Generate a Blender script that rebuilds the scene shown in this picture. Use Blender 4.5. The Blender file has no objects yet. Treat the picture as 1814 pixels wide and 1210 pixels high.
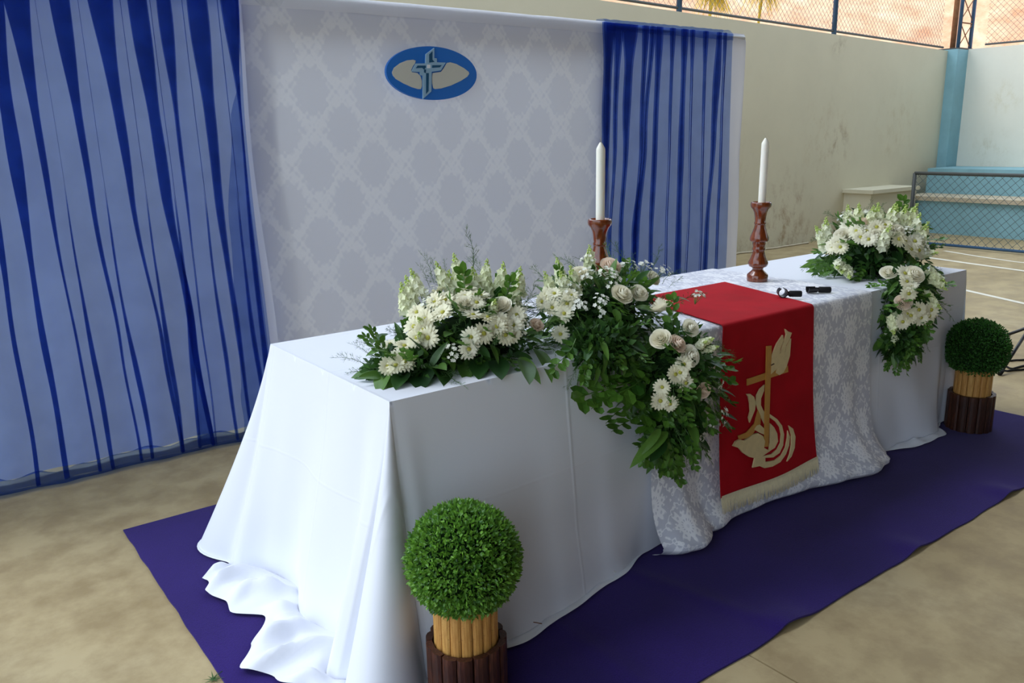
import bpy, bmesh, math, random
from mathutils import Vector, Matrix, noise
random.seed(7)
SC = bpy.context.scene
COL = SC.collection
PI = math.pi

# ------------------------------------------------------------------ camera
F_PX, CX, CY = 1464.0, 907.0, 605.0
YAW, PITCH, ROLL = math.radians(36.851), math.radians(13.910), math.radians(-1.110)
CAM = Vector((-1.00415, -1.89389, 1.46491))
_f = Vector((math.sin(YAW)*math.cos(PITCH), math.cos(YAW)*math.cos(PITCH), -math.sin(PITCH)))
_r0 = Vector((math.cos(YAW), -math.sin(YAW), 0)); _u0 = _r0.cross(_f)
_r = math.cos(ROLL)*_r0 + math.sin(ROLL)*_u0
_u = -math.sin(ROLL)*_r0 + math.cos(ROLL)*_u0
cd = bpy.data.cameras.new('camera'); cam = bpy.data.objects.new('camera', cd); COL.objects.link(cam)
cd.sensor_fit = 'HORIZONTAL'; cd.sensor_width = 36.0; cd.lens = 36.0*F_PX/1814.0
cd.clip_start = .05; cd.clip_end = 300
m = Matrix.Identity(4)
for i in range(3):
    m[i][0] = _r[i]; m[i][1] = _u[i]; m[i][2] = -_f[i]; m[i][3] = CAM[i]
cam.matrix_world = m
SC.camera = cam

# ------------------------------------------------------------------ sky, sun, exposure
SKY_STRENGTH, SUN_STRENGTH, EXPOSURE = 2.25, 1.35, 0.08
w = bpy.data.worlds.new('world'); SC.world = w; w.use_nodes = True
bg = w.node_tree.nodes['Background']
bg.inputs[0].default_value = (0.72, 0.85, 1.0, 1); bg.inputs[1].default_value = SKY_STRENGTH
sd = bpy.data.lights.new('sun', 'SUN'); sun = bpy.data.objects.new('sun', sd); COL.objects.link(sun)
sd.energy = SUN_STRENGTH; sd.angle = math.radians(24); sd.color = (.93, .96, 1)
sun.rotation_euler = Vector((.46, -.42, -.78)).to_track_quat('-Z', 'Y').to_euler()
sun.location = (-4, 6, 9)
SC.view_settings.view_transform = 'Standard'; SC.view_settings.look = 'None'
SC.view_settings.gamma = 1; SC.view_settings.use_curve_mapping = False
SC.view_settings.exposure = EXPOSURE
SC.cycles.use_denoising = True
SC.cycles.transparent_max_bounces = 24
SC.cycles.max_bounces = 7
SC.cycles.adaptive_threshold = .02

# ------------------------------------------------------------------ helpers
def at(px, py, x=None, y=None, z=None):
    d = _f + _r*((px-CX)/F_PX) - _u*((py-CY)/F_PX)
    if x is not None: t = (x-CAM.x)/d.x
    elif y is not None: t = (y-CAM.y)/d.y
    else: t = (z-CAM.z)/d.z
    return CAM + d*t

def lin(c):
    c /= 255.0
    return c/12.92 if c <= .04045 else ((c+.055)/1.055)**2.4
def rgb(r, g, b): return (lin(r), lin(g), lin(b), 1)

def mesh(name, verts, faces, mat=None, parent=None, smooth=False, mats=None, idx=None):
    me = bpy.data.meshes.new(name); me.from_pydata([tuple(v) for v in verts], [], faces); me.update()
    if smooth: me.polygons.foreach_set('use_smooth', [True]*len(me.polygons))
    for mm in (mats or ([mat] if mat else [])): me.materials.append(mm)
    if idx: me.polygons.foreach_set('material_index', idx)
    o = bpy.data.objects.new(name, me); COL.objects.link(o)
    if parent: o.parent = parent
    return o

class MB:
    def __init__(s): s.v = []; s.f = []
    def add(s, vs, fs):
        n = len(s.v); s.v += [Vector(v) for v in vs]; s.f += [tuple(i+n for i in f) for f in fs]; return s
    def box(s, a, b, mtx=None):
        x0, y0, z0 = a; x1, y1, z1 = b
        vs = [Vector(p) for p in ((x0,y0,z0),(x1,y0,z0),(x1,y1,z0),(x0,y1,z0),(x0,y0,z1),(x1,y0,z1),(x1,y1,z1),(x0,y1,z1))]
        if mtx: vs = [mtx @ v for v in vs]
        return s.add(vs, [(0,3,2,1),(4,5,6,7),(0,1,5,4),(1,2,6,5),(2,3,7,6),(3,0,4,7)])
    def tube(s, pts, r, n=8, caps=True):
        pts = [Vector(p) for p in pts]; rs = r if isinstance(r, (list, tuple)) else [r]*len(pts)
        vs = []; fs = []; ref = None
        for i, p in enumerate(pts):
            d = (pts[min(i+1, len(pts)-1)] - pts[max(i-1, 0)]).normalized()
            if ref is None: ref = Vector((0,0,1)) if abs(d.z) < .9 else Vector((1,0,0))
            a = d.cross(ref).normalized(); b = d.cross(a).normalized(); ref = b.cross(d) if False else ref
            for k in range(n):
                t = 2*PI*k/n; vs.append(p + (a*math.cos(t) + b*math.sin(t))*rs[i])
        for i in range(len(pts)-1):
            for k in range(n):
                fs.append((i*n+k, i*n+(k+1) % n, (i+1)*n+(k+1) % n, (i+1)*n+k))
        if caps:
            fs.append(tuple(range(n))[::-1]); fs.append(tuple((len(pts)-1)*n+k for k in range(n)))
        return s.add(vs, fs)
    def lathe(s, prof, n=32, c=(0,0,0)):
        c = Vector(c); vs = []; fs = []
        for r, z in prof:
            for k in range(n):
                t = 2*PI*k/n; vs.append(c + Vector((r*math.cos(t), r*math.sin(t), z)))
        for i in range(len(prof)-1):
            for k in range(n): fs.append((i*n+k, i*n+(k+1) % n, (i+1)*n+(k+1) % n, (i+1)*n+k))
        fs.append(tuple(range(n))[::-1]); fs.append(tuple((len(prof)-1)*n+k for k in range(n)))
        return s.add(vs, fs)
    def prism(s, poly, off):
        """closed polygon (3D points) thickened by vector off"""
        n = len(poly); P = [Vector(p) for p in poly]; Q = [p+Vector(off) for p in P]
        return s.add(P+Q, [tuple(range(n)), tuple(range(2*n-1, n-1, -1))] + [(i, i+n, (i+1) % n+n, (i+1) % n) for i in range(n)])
    def grid(s, rows):
        nr = len(rows); nc = len(rows[0])
        return s.add([p for r in rows for p in r],
                     [(i*nc+j, i*nc+j+1, (i+1)*nc+j+1, (i+1)*nc+j) for i in range(nr-1) for j in range(nc-1)])
    def build(s, name, mat, parent=None, smooth=False, fix=True):
        o = mesh(name, s.v, s.f, mat, parent, smooth)
        if fix:
            b = bmesh.new(); b.from_mesh(o.data); bmesh.ops.recalc_face_normals(b, faces=b.faces); b.to_mesh(o.data); b.free()
        return o

def autosmooth(o, deg=35):
    me = o.data; b = bmesh.new(); b.from_mesh(me)
    for f in b.faces: f.smooth = True
    for e in b.edges:
        if len(e.link_faces) == 2 and e.calc_face_angle(0) > math.radians(deg): e.smooth = False
    b.to_mesh(me); b.free(); return o

def tag(o, label=None, cat=None, group=None, kind=None):
    if label: o['label'] = label
    if cat: o['category'] = cat
    if group: o['group'] = group
    if kind: o['kind'] = kind
    return o
def empty(name, loc):
    o = bpy.data.objects.new(name, None); o.location = loc; o.empty_display_size = .1; COL.objects.link(o); return o
def local(o, parent):
    """parent a world-space mesh to an Empty without moving it"""
    o.parent = parent; o.location = o.location - parent.location; return o
def copy_tree(o, parent=None):
    c = o.copy(); COL.objects.link(c); c.parent = parent
    for ch in list(o.children): copy_tree(ch, c)
    return c
def inst(src, parent, name, mtx):
    o = bpy.data.objects.new(name, src); COL.objects.link(o); o.parent = parent
    o.matrix_local = mtx; return o
def frame_mtx(loc, zaxis, size=1.0, spin=0.0, xhint=None):
    z = Vector(zaxis).normalized()
    h = Vector(xhint) if xhint is not None else (Vector((0,0,1)) if abs(z.z) < .95 else Vector((1,0,0)))
    x = (h - z*h.dot(z)).normalized(); y = z.cross(x)
    M = Matrix((x, y, z)).transposed().to_4x4() @ Matrix.Rotation(spin, 4, 'Z') @ Matrix.Scale(size, 4)
    M.translation = Vector(loc); return M
def lerp_table(tab, x):
    if x <= tab[0][0]: return tab[0][1]
    for (a, va), (b, vb) in zip(tab, tab[1:]):
        if x <= b:
            t = (x-a)/(b-a); t = t*t*(3-2*t); return va+(vb-va)*t
    return tab[-1][1]
def sm(a, b, x):
    t = min(1, max(0, (x-a)/(b-a))); return t*t*(3-2*t)
def nz(x, y=0., z=0.): return noise.noise(Vector((x, y, z)))

# ------------------------------------------------------------------ materials
class NT:
    def __init__(s, name, color=(.8,.8,.8,1), rough=.6, spec=.5):
        s.m = bpy.data.materials.new(name); s.m.use_nodes = True; s.t = s.m.node_tree; s.n = s.t.nodes
        s.b = s.n['Principled BSDF']; s.out = s.n['Material Output']
        s.b.inputs['Base Color'].default_value = color; s.b.inputs['Roughness'].default_value = rough
        s.b.inputs['Specular IOR Level'].default_value = spec
    def node(s, typ, **kw):
        n = s.n.new(typ)
        for k, v in kw.items(): setattr(n, k, v)
        return n
    def put(s, sock, v):
        if isinstance(v, bpy.types.NodeSocket): s.t.links.new(v, sock)
        elif v is not None: sock.default_value = v
    def math(s, op, a, b=None, c=None):
        n = s.node('ShaderNodeMath', operation=op)
        for i, v in enumerate((a, b, c)): 
            if v is not None: s.put(n.inputs[i], v)
        return n.outputs[0]
    def coord(s, which='Object'): return s.node('ShaderNodeTexCoord').outputs[which]
    def xyz(s, v):
        n = s.node('ShaderNodeSeparateXYZ'); s.put(n.inputs[0], v); return n.outputs
    def noise(s, vec, scale, detail=4, rough=.55, out=0):
        n = s.node('ShaderNodeTexNoise'); s.put(n.inputs['Vector'], vec); n.inputs['Scale'].default_value = scale
        n.inputs['Detail'].default_value = detail; n.inputs['Roughness'].default_value = rough; return n.outputs[out]
    def mapv(s, vec, scale=(1,1,1), loc=(0,0,0), rot=(0,0,0)):
        n = s.node('ShaderNodeMapping'); s.put(n.inputs[0], vec)
        n.inputs['Scale'].default_value = scale; n.inputs['Location'].default_value = loc; n.inputs['Rotation'].default_value = rot
        return n.outputs[0]
    def ramp(s, fac, stops):
        n = s.node('ShaderNodeValToRGB'); s.put(n.inputs[0], fac); e = n.color_ramp.elements
        e[0].position, e[0].color = stops[0]; e[1].position, e[1].color = stops[-1]
        for p, c in stops[1:-1]:
            q = e.new(p); q.color = c
        return n.outputs[0]
    def mix(s, fac, a, b, mode='MIX'):
        n = s.node('ShaderNodeMix', data_type='RGBA', blend_type=mode)
        s.put(n.inputs[0], fac); s.put(n.inputs[6], a); s.put(n.inputs[7], b); return n.outputs[2]
    def smooth(s, v, a, b, lo=0., hi=1.):
        n = s.node('ShaderNodeMapRange', interpolation_type='SMOOTHSTEP'); s.put(n.inputs[0], v)
        for i, q in enumerate((a, b, lo, hi)): n.inputs[i+1].default_value = q
        return n.outputs[0]
    def bump(s, h, strength=.3, dist=.01):
        n = s.node('ShaderNodeBump'); s.put(n.inputs['Height'], h)
        n.inputs['Strength'].default_value = strength; n.inputs['Distance'].default_value = dist
        s.put(s.b.inputs['Normal'], n.outputs[0])
    def color(s, v): s.put(s.b.inputs['Base Color'], v)
    def rough(s, v): s.put(s.b.inputs['Roughness'], v)

def plain(name, c, rough=.6, spec=.5, var=0., scale=30, bump=0., metallic=0):
    k = NT(name, c, rough, spec); k.b.inputs['Metallic'].default_value = metallic
    n = k.noise(k.coord(), scale, 4)
    if var:
        d = tuple(max(0, q*(1-var)) for q in c[:3])+(1,); h = tuple(min(1, q*(1+var)) for q in c[:3])+(1,)
        k.color(k.ramp(n, [(.3, d), (.7, h)]))
    if bump: k.bump(n, bump, .004)
    return k.m

M = {}
# concrete floor
k = NT('concrete', rough=.62, spec=.3); c = k.coord()
n1 = k.noise(c, .9, 5, .6); n2 = k.noise(c, 5.5, 6, .65); n3 = k.noise(c, 60, 3)
base = k.ramp(n1, [(.3, rgb(158,139,101)), (.55, rgb(179,160,121)), (.75, rgb(190,174,138))])
st = k.ramp(n2, [(.38, rgb(168,148,112)), (.6, (1,1,1,1))])
k.color(k.mix(.42, base, st, 'MULTIPLY')); k.bump(k.math('ADD', n3, n2), .12, .003)
k.rough(k.smooth(n2, .3, .7, .5, .72)); M['concrete'] = k.m
# painted walls
def wall_mat(name, base, stains, spread):
    k = NT(name, base, .8, .25); c = k.coord(); n = k.noise(c, 1.3, 6, .62); n2 = k.noise(k.mapv(c, (3, 3, 2.0)), 2.6, 7, .7)
    col = k.ramp(n, [(.3, tuple(q*.93 for q in base[:3])+(1,)), (.7, base)])
    for (px, py, pz, r, a, tint) in stains:
        v = k.node('ShaderNodeVectorMath', operation='DISTANCE'); k.put(v.inputs[0], c); v.inputs[1].default_value = (px, py, pz)
        f = k.smooth(v.outputs['Value'], r, 0, 0, 1)
        f = k.math('MULTIPLY', k.math('MULTIPLY', f, k.smooth(n2, .45, .8)), a)
        col = k.mix(f, col, tint)
    # damp tide mark at the foot
    z = k.xyz(c)[2]
    f = k.math('MULTIPLY', k.smooth(z, .5, .05), k.smooth(n2, .45, .7)); f = k.math('MULTIPLY', f, .4)
    col = k.mix(f, col, rgb(150,120,80)); k.color(col); k.bump(k.noise(c, 40, 3), .1, .004); return k.m
M['wall'] = wall_mat('cream_wall_paint', rgb(212,204,178),
    [(9.3,4.65,1.35,.9,.5,rgb(160,125,70)), (9.5,4.65,1.3,.35,.9,rgb(110,75,40)), (7.2,4.65,1.2,.7,.5,rgb(168,140,90)),
     (9.35,4.65,2.6,.3,.8,rgb(120,95,60)), (8.4,4.65,.4,.8,.9,rgb(140,100,60)), (11,4.65,1.5,.8,.5,rgb(165,140,90))], 1)
M['wall_far'] = wall_mat('white_wall_paint', rgb(232,228,212), [(12.6,3.9,1.9,.35,.5,rgb(190,170,110)), (12.6,4.0,1.1,.5,.5,rgb(170,150,100))], 1)
M['wall_plain'] = plain('plain_render', rgb(150,142,120), .8, .2, .05, 3)
M['ledge'] = plain('ledge_render', rgb(190,186,168), .8, .2, .06, 4)
M['roofing'] = plain('roof_sheet', rgb(96,92,86), .7, .3, .08, 2)
M['blue_paint'] = plain('pale_blue_paint', rgb(134,176,186), .6, .35, .07, 5)
M['tread'] = plain('bare_step_concrete', rgb(188,174,150), .75, .25, .08, 6)
M['steel_blue'] = plain('dark_blue_steel', rgb(52,84,116), .45, .5, .1, 8)
M['steel_rust'] = plain('rusty_brown_steel', rgb(132,92,62), .7, .3, .2, 20)
M['steel_dark'] = plain('dark_steel', rgb(70,72,70), .55, .5, .1, 10)
M['wire'] = plain('fence_wire', rgb(86,100,104), .5, .5)
M['line_paint'] = plain('court_line_paint', rgb(226,220,204), .7, .3, .08, 12)
k = NT('hill_earth', rough=.95, spec=.1); c = k.coord(); n = k.noise(c, .8, 7, .65); n2 = k.noise(k.mapv(c, (1,1,.35)), 2.5, 5, .6)
k.color(k.mix(.5, k.ramp(n, [(.32, rgb(190,126,92)), (.5, rgb(224,172,134)), (.7, rgb(238,206,172))]), k.ramp(n2, [(.35, rgb(206,146,110)), (.65, rgb(238,202,168))])))
k.bump(n2, .8, .15); M['hill'] = k.m

# white cotton tablecloth, with pressed-in fold lines as fine relief
k = NT('white_cotton', rgb(228,230,238), .72, .3); c = k.coord(); xx, yy, zz = k.xyz(c)
def ridge(k, v, period, phase, wd):
    a = k.math('PINGPONG', k.math('ADD', v, phase), period/2); return k.smooth(a, wd, 0)
h = k.math('ADD', k.math('ADD', ridge(k, xx, .62, .0, .010), ridge(k, yy, .44, .06, .010)), k.math('MULTIPLY', ridge(k, zz, .46, .02, .008), .35))
h = k.math('ADD', h, k.math('MULTIPLY', k.noise(c, 3.2, 3, .5), 1.3)); h = k.math('ADD', h, k.math('MULTIPLY', k.noise(c, 420, 2), .05))
k.bump(h, .16, .010); k.b.inputs['Sheen Weight'].default_value = .08
M['cloth'] = k.m

def damask(name, vec_fn, P, Q, light, dark, soft, rough_l, rough_d, warp, trellis, motif, sheen=0., spec=.5, med_amt=1.):
    """woven damask: leafy medallions in a staggered ogee trellis; the figure is a different weave (colour and gloss)"""
    k = NT(name, light, rough_l, spec); c = k.coord(); xx, yy, zz = k.xyz(c)
    u, v = vec_fn(k, xx, yy, zz); mt = k.math
    cv = k.node('ShaderNodeCombineXYZ'); k.put(cv.inputs[0], u); k.put(cv.inputs[1], v); uv = cv.outputs[0]
    a = mt('MULTIPLY', u, 2*PI/P); b = mt('MULTIPLY', v, 2*PI/Q)
    # mirror-symmetric scroll warp, so that the repeats match
    cs = lambda t, m=1., p=0.: mt('COSINE', mt('ADD', mt('MULTIPLY', t, m), p))
    sn = lambda t, m=1., p=0.: mt('SINE', mt('ADD', mt('MULTIPLY', t, m), p))
    n1 = mt('MULTIPLY', mt('SUBTRACT', k.noise(uv, 5/P, 2), .5), warp)
    def medallion(u0, v0):
        pu = mt('SUBTRACT', mt('FRACT', mt('ADD', mt('DIVIDE', u, P), u0)), .5); pv = mt('SUBTRACT', mt('FRACT', mt('ADD', mt('DIVIDE', v, Q), v0)), .5)
        pv2 = mt('ADD', pv, mt('MULTIPLY', mt('ABSOLUTE', pu), -.25))
        r = mt('SQRT', mt('ADD', mt('POWER', mt('MULTIPLY', pu, 1.25), 2.), mt('POWER', pv2, 2.))); th = mt('ARCTAN2', pv2, mt('ABSOLUTE', pu))
        edge = mt('ADD', mt('ADD', mt('MULTIPLY', cs(th, 7), .045), mt('MULTIPLY', cs(th, 17, .5), .035)), motif)
        body = k.smooth(mt('SUBTRACT', r, mt('ADD', edge, mt('MULTIPLY', n1, .16))), soft*.12, -soft*.12)
        veins = k.smooth(mt('ADD', mt('ADD', mt('MULTIPLY', sn(r, 62., .9), .7), mt('MULTIPLY', cs(th, 14), .55)), mt('MULTIPLY', n1, 1.6)), .45, .8)
        return mt('MULTIPLY', body, mt('SUBTRACT', 1., mt('MULTIPLY', veins, .75)))
    med = mt('MAXIMUM', medallion(.5, .5), medallion(0., 0.))
    f = mt('ADD', cs(a), cs(b)); f = mt('ADD', f, mt('MULTIPLY', mt('MULTIPLY', cs(a, 2), cs(b)), .3))
    leafy = mt('ADD', mt('MULTIPLY', mt('MULTIPLY', cs(a, 6), cs(b, 6, .6)), .26), mt('MULTIPLY', mt('MULTIPLY', cs(a, 10), cs(b, 9, .3)), .18))
    band = k.smooth(mt('ABSOLUTE', mt('ADD', mt('ADD', f, leafy), n1)), trellis+soft, max(0., trellis-soft))
    mask = mt('MAXIMUM', mt('MULTIPLY', med, med_amt), band)
    k.color(k.mix(mask, dark, light)); k.rough(mt('ADD', mt('MULTIPLY', mask, rough_l-rough_d), rough_d))
    k.bump(mt('ADD', mt('MULTIPLY', mask, .5), mt('MULTIPLY', k.noise(c, 300, 2), .15)), .10, .004)
    if sheen: k.b.inputs['Sheen Weight'].default_value = sheen
    return k
k = damask('backdrop_damask', lambda k, x, y, z: (x, z), .33, .38, rgb(222,223,229), rgb(202,204,216), .26, .7, .75, .8, .40, .24, med_amt=.0)
# thin cloth lets some light through
def translucent(k, color, amt):
    tr = k.node('ShaderNodeBsdfTranslucent'); tr.inputs[0].default_value = color
    mx = k.node('ShaderNodeMixShader'); mx.inputs[0].default_value = amt
    k.t.links.new(k.b.outputs[0], mx.inputs[1]); k.t.links.new(tr.outputs[0], mx.inputs[2]); k.t.links.new(mx.outputs[0], k.out.inputs[0])
translucent(k, rgb(222,224,232), .25); M['damask'] = k.m
k = damask('table_damask', lambda k, x, y, z: (x, k.math('ADD', y, z)), .22, .30, rgb(248,248,252), rgb(204,205,216), .14, .36, .55, .7, .10, .27, .1)
M['lace'] = k.m
k = NT('white_backing', rgb(228,228,234), .75, .25); k.bump(k.noise(k.mapv(k.coord(), (3,3,.5)), 2, 3), .3, .03); translucent(k, rgb(228,228,234), .25); M['backing'] = k.m
# sheer blue voile
def sheer(name, col, alpha):
    k = NT(name, col, .6, .3); c = k.coord()
    tp = k.node('ShaderNodeBsdfTransparent'); tp.inputs[0].default_value = (.54,.66,.92,1)
    tl = k.node('ShaderNodeBsdfTranslucent'); tl.inputs[0].default_value = col
    a = k.node('ShaderNodeMixShader'); a.inputs[0].default_value = .35
    k.t.links.new(k.b.outputs[0], a.inputs[1]); k.t.links.new(tl.outputs[0], a.inputs[2])
    b = k.node('ShaderNodeMixShader')
    k.put(b.inputs[0], k.smooth(k.noise(c, 8, 3), .3, .7, alpha-.04, alpha+.04))
    k.t.links.new(tp.outputs[0], b.inputs[1]); k.t.links.new(a.outputs[0], b.inputs[2]); k.t.links.new(b.outputs[0], k.out.inputs[0])
    return k.m
M['voile'] = sheer('blue_voile', rgb(18,48,128), .18)
# felt carpet
k = NT('purple_felt', rgb(62,40,140), .95, .1); c = k.coord(); n = k.noise(c, 2.2, 5, .6); n2 = k.noise(c, 260, 2)
k.color(k.mix(.35, k.ramp(n, [(.3, rgb(34,16,84)), (.7, rgb(46,25,106))]), k.ramp(n2, [(.3, rgb(28,12,74)), (.7, rgb(50,30,116))])))
k.bump(n2, .4, .003); k.b.inputs['Sheen Weight'].default_value = .1; M['carpet'] = k.m
k = NT('red_felt', rgb(190,8,28), .85, .2); c = k.coord(); k.bump(k.noise(c, 350, 2), .2, .002); k.color(k.ramp(k.noise(c, 6, 4), [(.3, rgb(158,3,18)), (.7, rgb(180,6,26))])); M['red'] = k.m
M['fringe'] = plain('cream_fringe_thread', rgb(236,222,184), .8, .2, .06, 80)
M['applique'] = plain('cream_gold_cloth', rgb(218,196,146), .55, .4, .06, 40)
M['gold'] = plain('old_gold_cloth', rgb(190,136,60), .5, .4, .08, 40)
M['emblem_blue'] = plain('emblem_blue', rgb(28,110,196), .45, .4, .03, 6)
M['emblem_cream'] = plain('emblem_cream', rgb(206,205,190), .5, .4, .02, 6)
M['emblem_silver'] = plain('emblem_silver_blue', rgb(150,186,208), .35, .5, .05, 20)
M['emblem_teal'] = plain('emblem_teal', rgb(16,78,112), .4, .4, .03, 6)
M['emblem_white'] = plain('emblem_white', rgb(240,240,240), .4, .4)
M['pipe'] = plain('white_pipe', rgb(214,222,230), .4, .4, .03, 5)
k = NT('varnished_wood', rgb(110,44,22), .22, .5); c = k.coord(); n = k.noise(k.mapv(c, (9,9,1.2)), 14, 6, .6)
k.color(k.ramp(n, [(.3, rgb(88,38,14)), (.5, rgb(114,52,22)), (.72, rgb(136,68,30))])); k.b.inputs['Coat Weight'].default_value = .6; k.b.inputs['Coat Roughness'].default_value = .08; M['wood'] = k.m
k = NT('candle_wax', rgb(244,240,226), .4, .4); k.b.inputs['Subsurface Weight'].default_value = .3; k.b.inputs['Subsurface Radius'].default_value = (.01,.008,.006); k.bump(k.noise(k.coord(), 20, 2), .05, .002); M['wax'] = k.m
M['wick'] = plain('wick_thread', rgb(196,186,164), .9, .1, .1, 200)
M['black'] = plain('black_plastic', rgb(22,23,25), .38, .5, .1, 20)
M['rubber'] = plain('black_rubber', rgb(18,18,18), .7, .3, .1, 20)
k = NT('bamboo', rgb(196,146,76), .5, .4); c = k.coord(); oi = k.node('ShaderNodeObjectInfo').outputs['Random']
n = k.noise(k.mapv(c, (10,10,.8)), 30, 5, .6); n2 = k.noise(k.mapv(c, (4,4,12)), 30, 3)
col = k.ramp(n, [(.3, rgb(168,116,54)), (.55, rgb(202,154,84)), (.75, rgb(218,176,108))]); col = k.mix(k.smooth(n2, .62, .7, 0, .6), col, rgb(96,60,28))
k.color(k.mix(k.smooth(oi, 0, 1, 0, .35), col, rgb(170,112,52), 'MIX')); k.bump(n, .3, .002); M['bamboo'] = k.m
k = NT('dark_stained_wood', rgb(52,26,16), .45, .4); c = k.coord(); oi = k.node('ShaderNodeObjectInfo').outputs['Random']
n = k.noise(k.mapv(c, (9,9,.8)), 24, 5, .6); col = k.ramp(n, [(.3, rgb(36,18,12)), (.55, rgb(70,36,22)), (.78, rgb(112,62,38))])
k.color(k.mix(k.smooth(oi, .2, 1, 0, .5), col, rgb(30,16,12))); k.bump(n, .4, .003); M['darkwood'] = k.m

def leaf_mat(name, a, b, rough=.4, spec=.45, vein=True, trans=.18, rnd='Object'):
    k = NT(name, a, rough, spec); c = k.coord()
    if rnd == 'Object': r = k.node('ShaderNodeObjectInfo').outputs['Random']
    else: r = k.node('ShaderNodeNewGeometry').outputs['Random Per Island']
    col = k.mix(r, a, b); n = k.noise(c, 40, 3)
    col = k.mix(k.smooth(n, .35, .7, 0, .3), col, tuple(q*.7 for q in a[:3])+(1,)); k.color(col)
    k.bump(n, .15, .002); translucent(k, tuple(min(1, q*1.6) for q in b[:3])+(1,), trans); return k.m
M['leaf'] = leaf_mat('broad_leaf', rgb(52,88,34), rgb(98,136,54))
M['leaf_dark'] = leaf_mat('dark_leaf', rgb(30,62,28), rgb(58,98,40))
M['sprig'] = leaf_mat('sprig_leaf', rgb(42,82,26), rgb(92,134,46), rnd='Island')
M['fern'] = leaf_mat('fern_green', rgb(60,92,48), rgb(96,130,70), .6, .3)
M['filler'] = leaf_mat('foliage_filler', rgb(28,58,24), rgb(70,110,44), .5, .35, rnd='Island')
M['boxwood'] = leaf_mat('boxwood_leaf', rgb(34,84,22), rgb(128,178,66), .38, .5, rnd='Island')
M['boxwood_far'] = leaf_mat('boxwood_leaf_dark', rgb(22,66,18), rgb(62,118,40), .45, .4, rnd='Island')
M['core'] = plain('dark_core_green', rgb(20,40,14), .9, .1, .3, 40)
M['stem'] = plain('green_stem', rgb(92,120,60), .6, .3, .1, 30)
def petal(name, a, b, trans=.25):
    k = NT(name, a, .6, .25); r = k.node('ShaderNodeObjectInfo').outputs['Random']; n = k.noise(k.coord(), 30, 3)
    k.color(k.mix(k.math('MULTIPLY', r, .8), k.mix(k.smooth(n, .3, .7, 0, .4), a, b), b)); translucent(k, a, trans); return k.m
M['daisy'] = petal('daisy_petal', rgb(250,247,226), rgb(246,240,206))
M['rose'] = petal('rose_petal', rgb(252,249,234), rgb(248,241,216))
M['rose_pink'] = petal('blush_rose_petal', rgb(250,236,220), rgb(244,222,200))
M['stock'] = petal('stock_petal', rgb(248,248,226), rgb(236,240,192))
M['bud'] = plain('green_bud', rgb(186,206,112), .5, .3, .12, 60)
M['daisy_eye'] = plain('daisy_eye', rgb(176,172,72), .7, .3, .25, 200)
M['tiny'] = petal('tiny_white_blossom', rgb(246,246,238), rgb(240,240,220))
M['twig'] = plain('dry_twig', rgb(128,78,40), .8, .2, .15, 60)
M['dry_grass'] = leaf_mat('yellow_grass', rgb(178,150,50), rgb(214,190,80), .7, .2, rnd='Island')
M['cord'] = plain('pale_cord', rgb(196,184,160), .8, .2, .1, 40)

# ================================================================== THE SETTING
WALL_Y, FAR_X, ROOF_Z, ROOF_Y = 4.65, 12.6, 5.0, 1.6
def struct(o): o['kind'] = 'structure'; return o
# floor: two concrete slabs with an open joint between them
b = MB(); b.box((.789, -12, -.06), (FAR_X+.3, WALL_Y+.1, 0)); b.box((-30, -12, -.12), (FAR_X+.3, WALL_Y+.1, -.06))
floor = struct(b.build('floor', M['concrete']))
MB().box((-30, -12, -.06), (.783, WALL_Y+.1, 0)).build('slab', M['concrete'], floor)
def painted_line(pts, wd):
    rows = []
    for i, p in enumerate(pts):
        d = (pts[min(i+1, len(pts)-1)] - pts[max(i-1, 0)]).normalized(); s = Vector((-d.y, d.x, 0))*wd/2
        rows.append([Vector((p.x, p.y, .0015))+s, Vector((p.x, p.y, .0015))-s])
    MB().grid(rows).build('painted_line', M['line_paint'], floor)
painted_line([Vector((7.25, 2.4, 0)), Vector((6.64, 1.0, 0)), Vector((5.6, -1.4, 0))], .06)
painted_line([Vector((8.7, 2.95, 0)), Vector((8.56, 2.37, 0)), Vector((8.43, 1.73, 0)), Vector((8.0, -.5, 0))], .07)
painted_line([Vector((9.35, 3.0, 0)), Vector((9.15, 2.5, 0)), Vector((9.02, 2.05, 0)), Vector((8.98, 1.6, 0)), Vector((9.05, 1.1, 0))], .05)

# back wall, its top falling a little towards the corner
def wall_top(x): return 2.785 - (x-5.0)*.0245
b = MB(); b.prism([(-9, WALL_Y, 0), (FAR_X+.6, WALL_Y, 0), (FAR_X+.6, WALL_Y, wall_top(FAR_X+.6)), (-9, WALL_Y, wall_top(-9))], (0, .16, 0))
struct(b.build('wall_back', M['wall']))
b = MB(); b.box((FAR_X, -12, 0), (FAR_X+.16, WALL_Y, 2.63)); struct(b.build('wall_right', M['wall_far']))
# unseen walls and roof, placed to block and steer the daylight
b = MB(); b.box((-6, -12.2, 0), (FAR_X+3, -12, ROOF_Z)); struct(b.build('blocker_wall_front', M['wall_plain']))
b = MB(); b.box((-3.6, -12, 0), (-3.4, -5.0, ROOF_Z)); struct(b.build('blocker_wall_left', M['wall_plain']))
b = MB(); b.box((-3.6, -12.2, ROOF_Z), (FAR_X+.6, ROOF_Y, ROOF_Z+.12)); struct(b.build('blocker_roof', M['roofing']))
# blue pilaster in the corner
PIL_X = 12.27; PIL_Y = at(1697, 89, x=PIL_X).y
b = MB(); b.box((PIL_X, PIL_Y, 0), (FAR_X+.3, WALL_Y+.2, 2.622)); struct(b.build('trim_1', M['blue_paint']))

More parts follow.
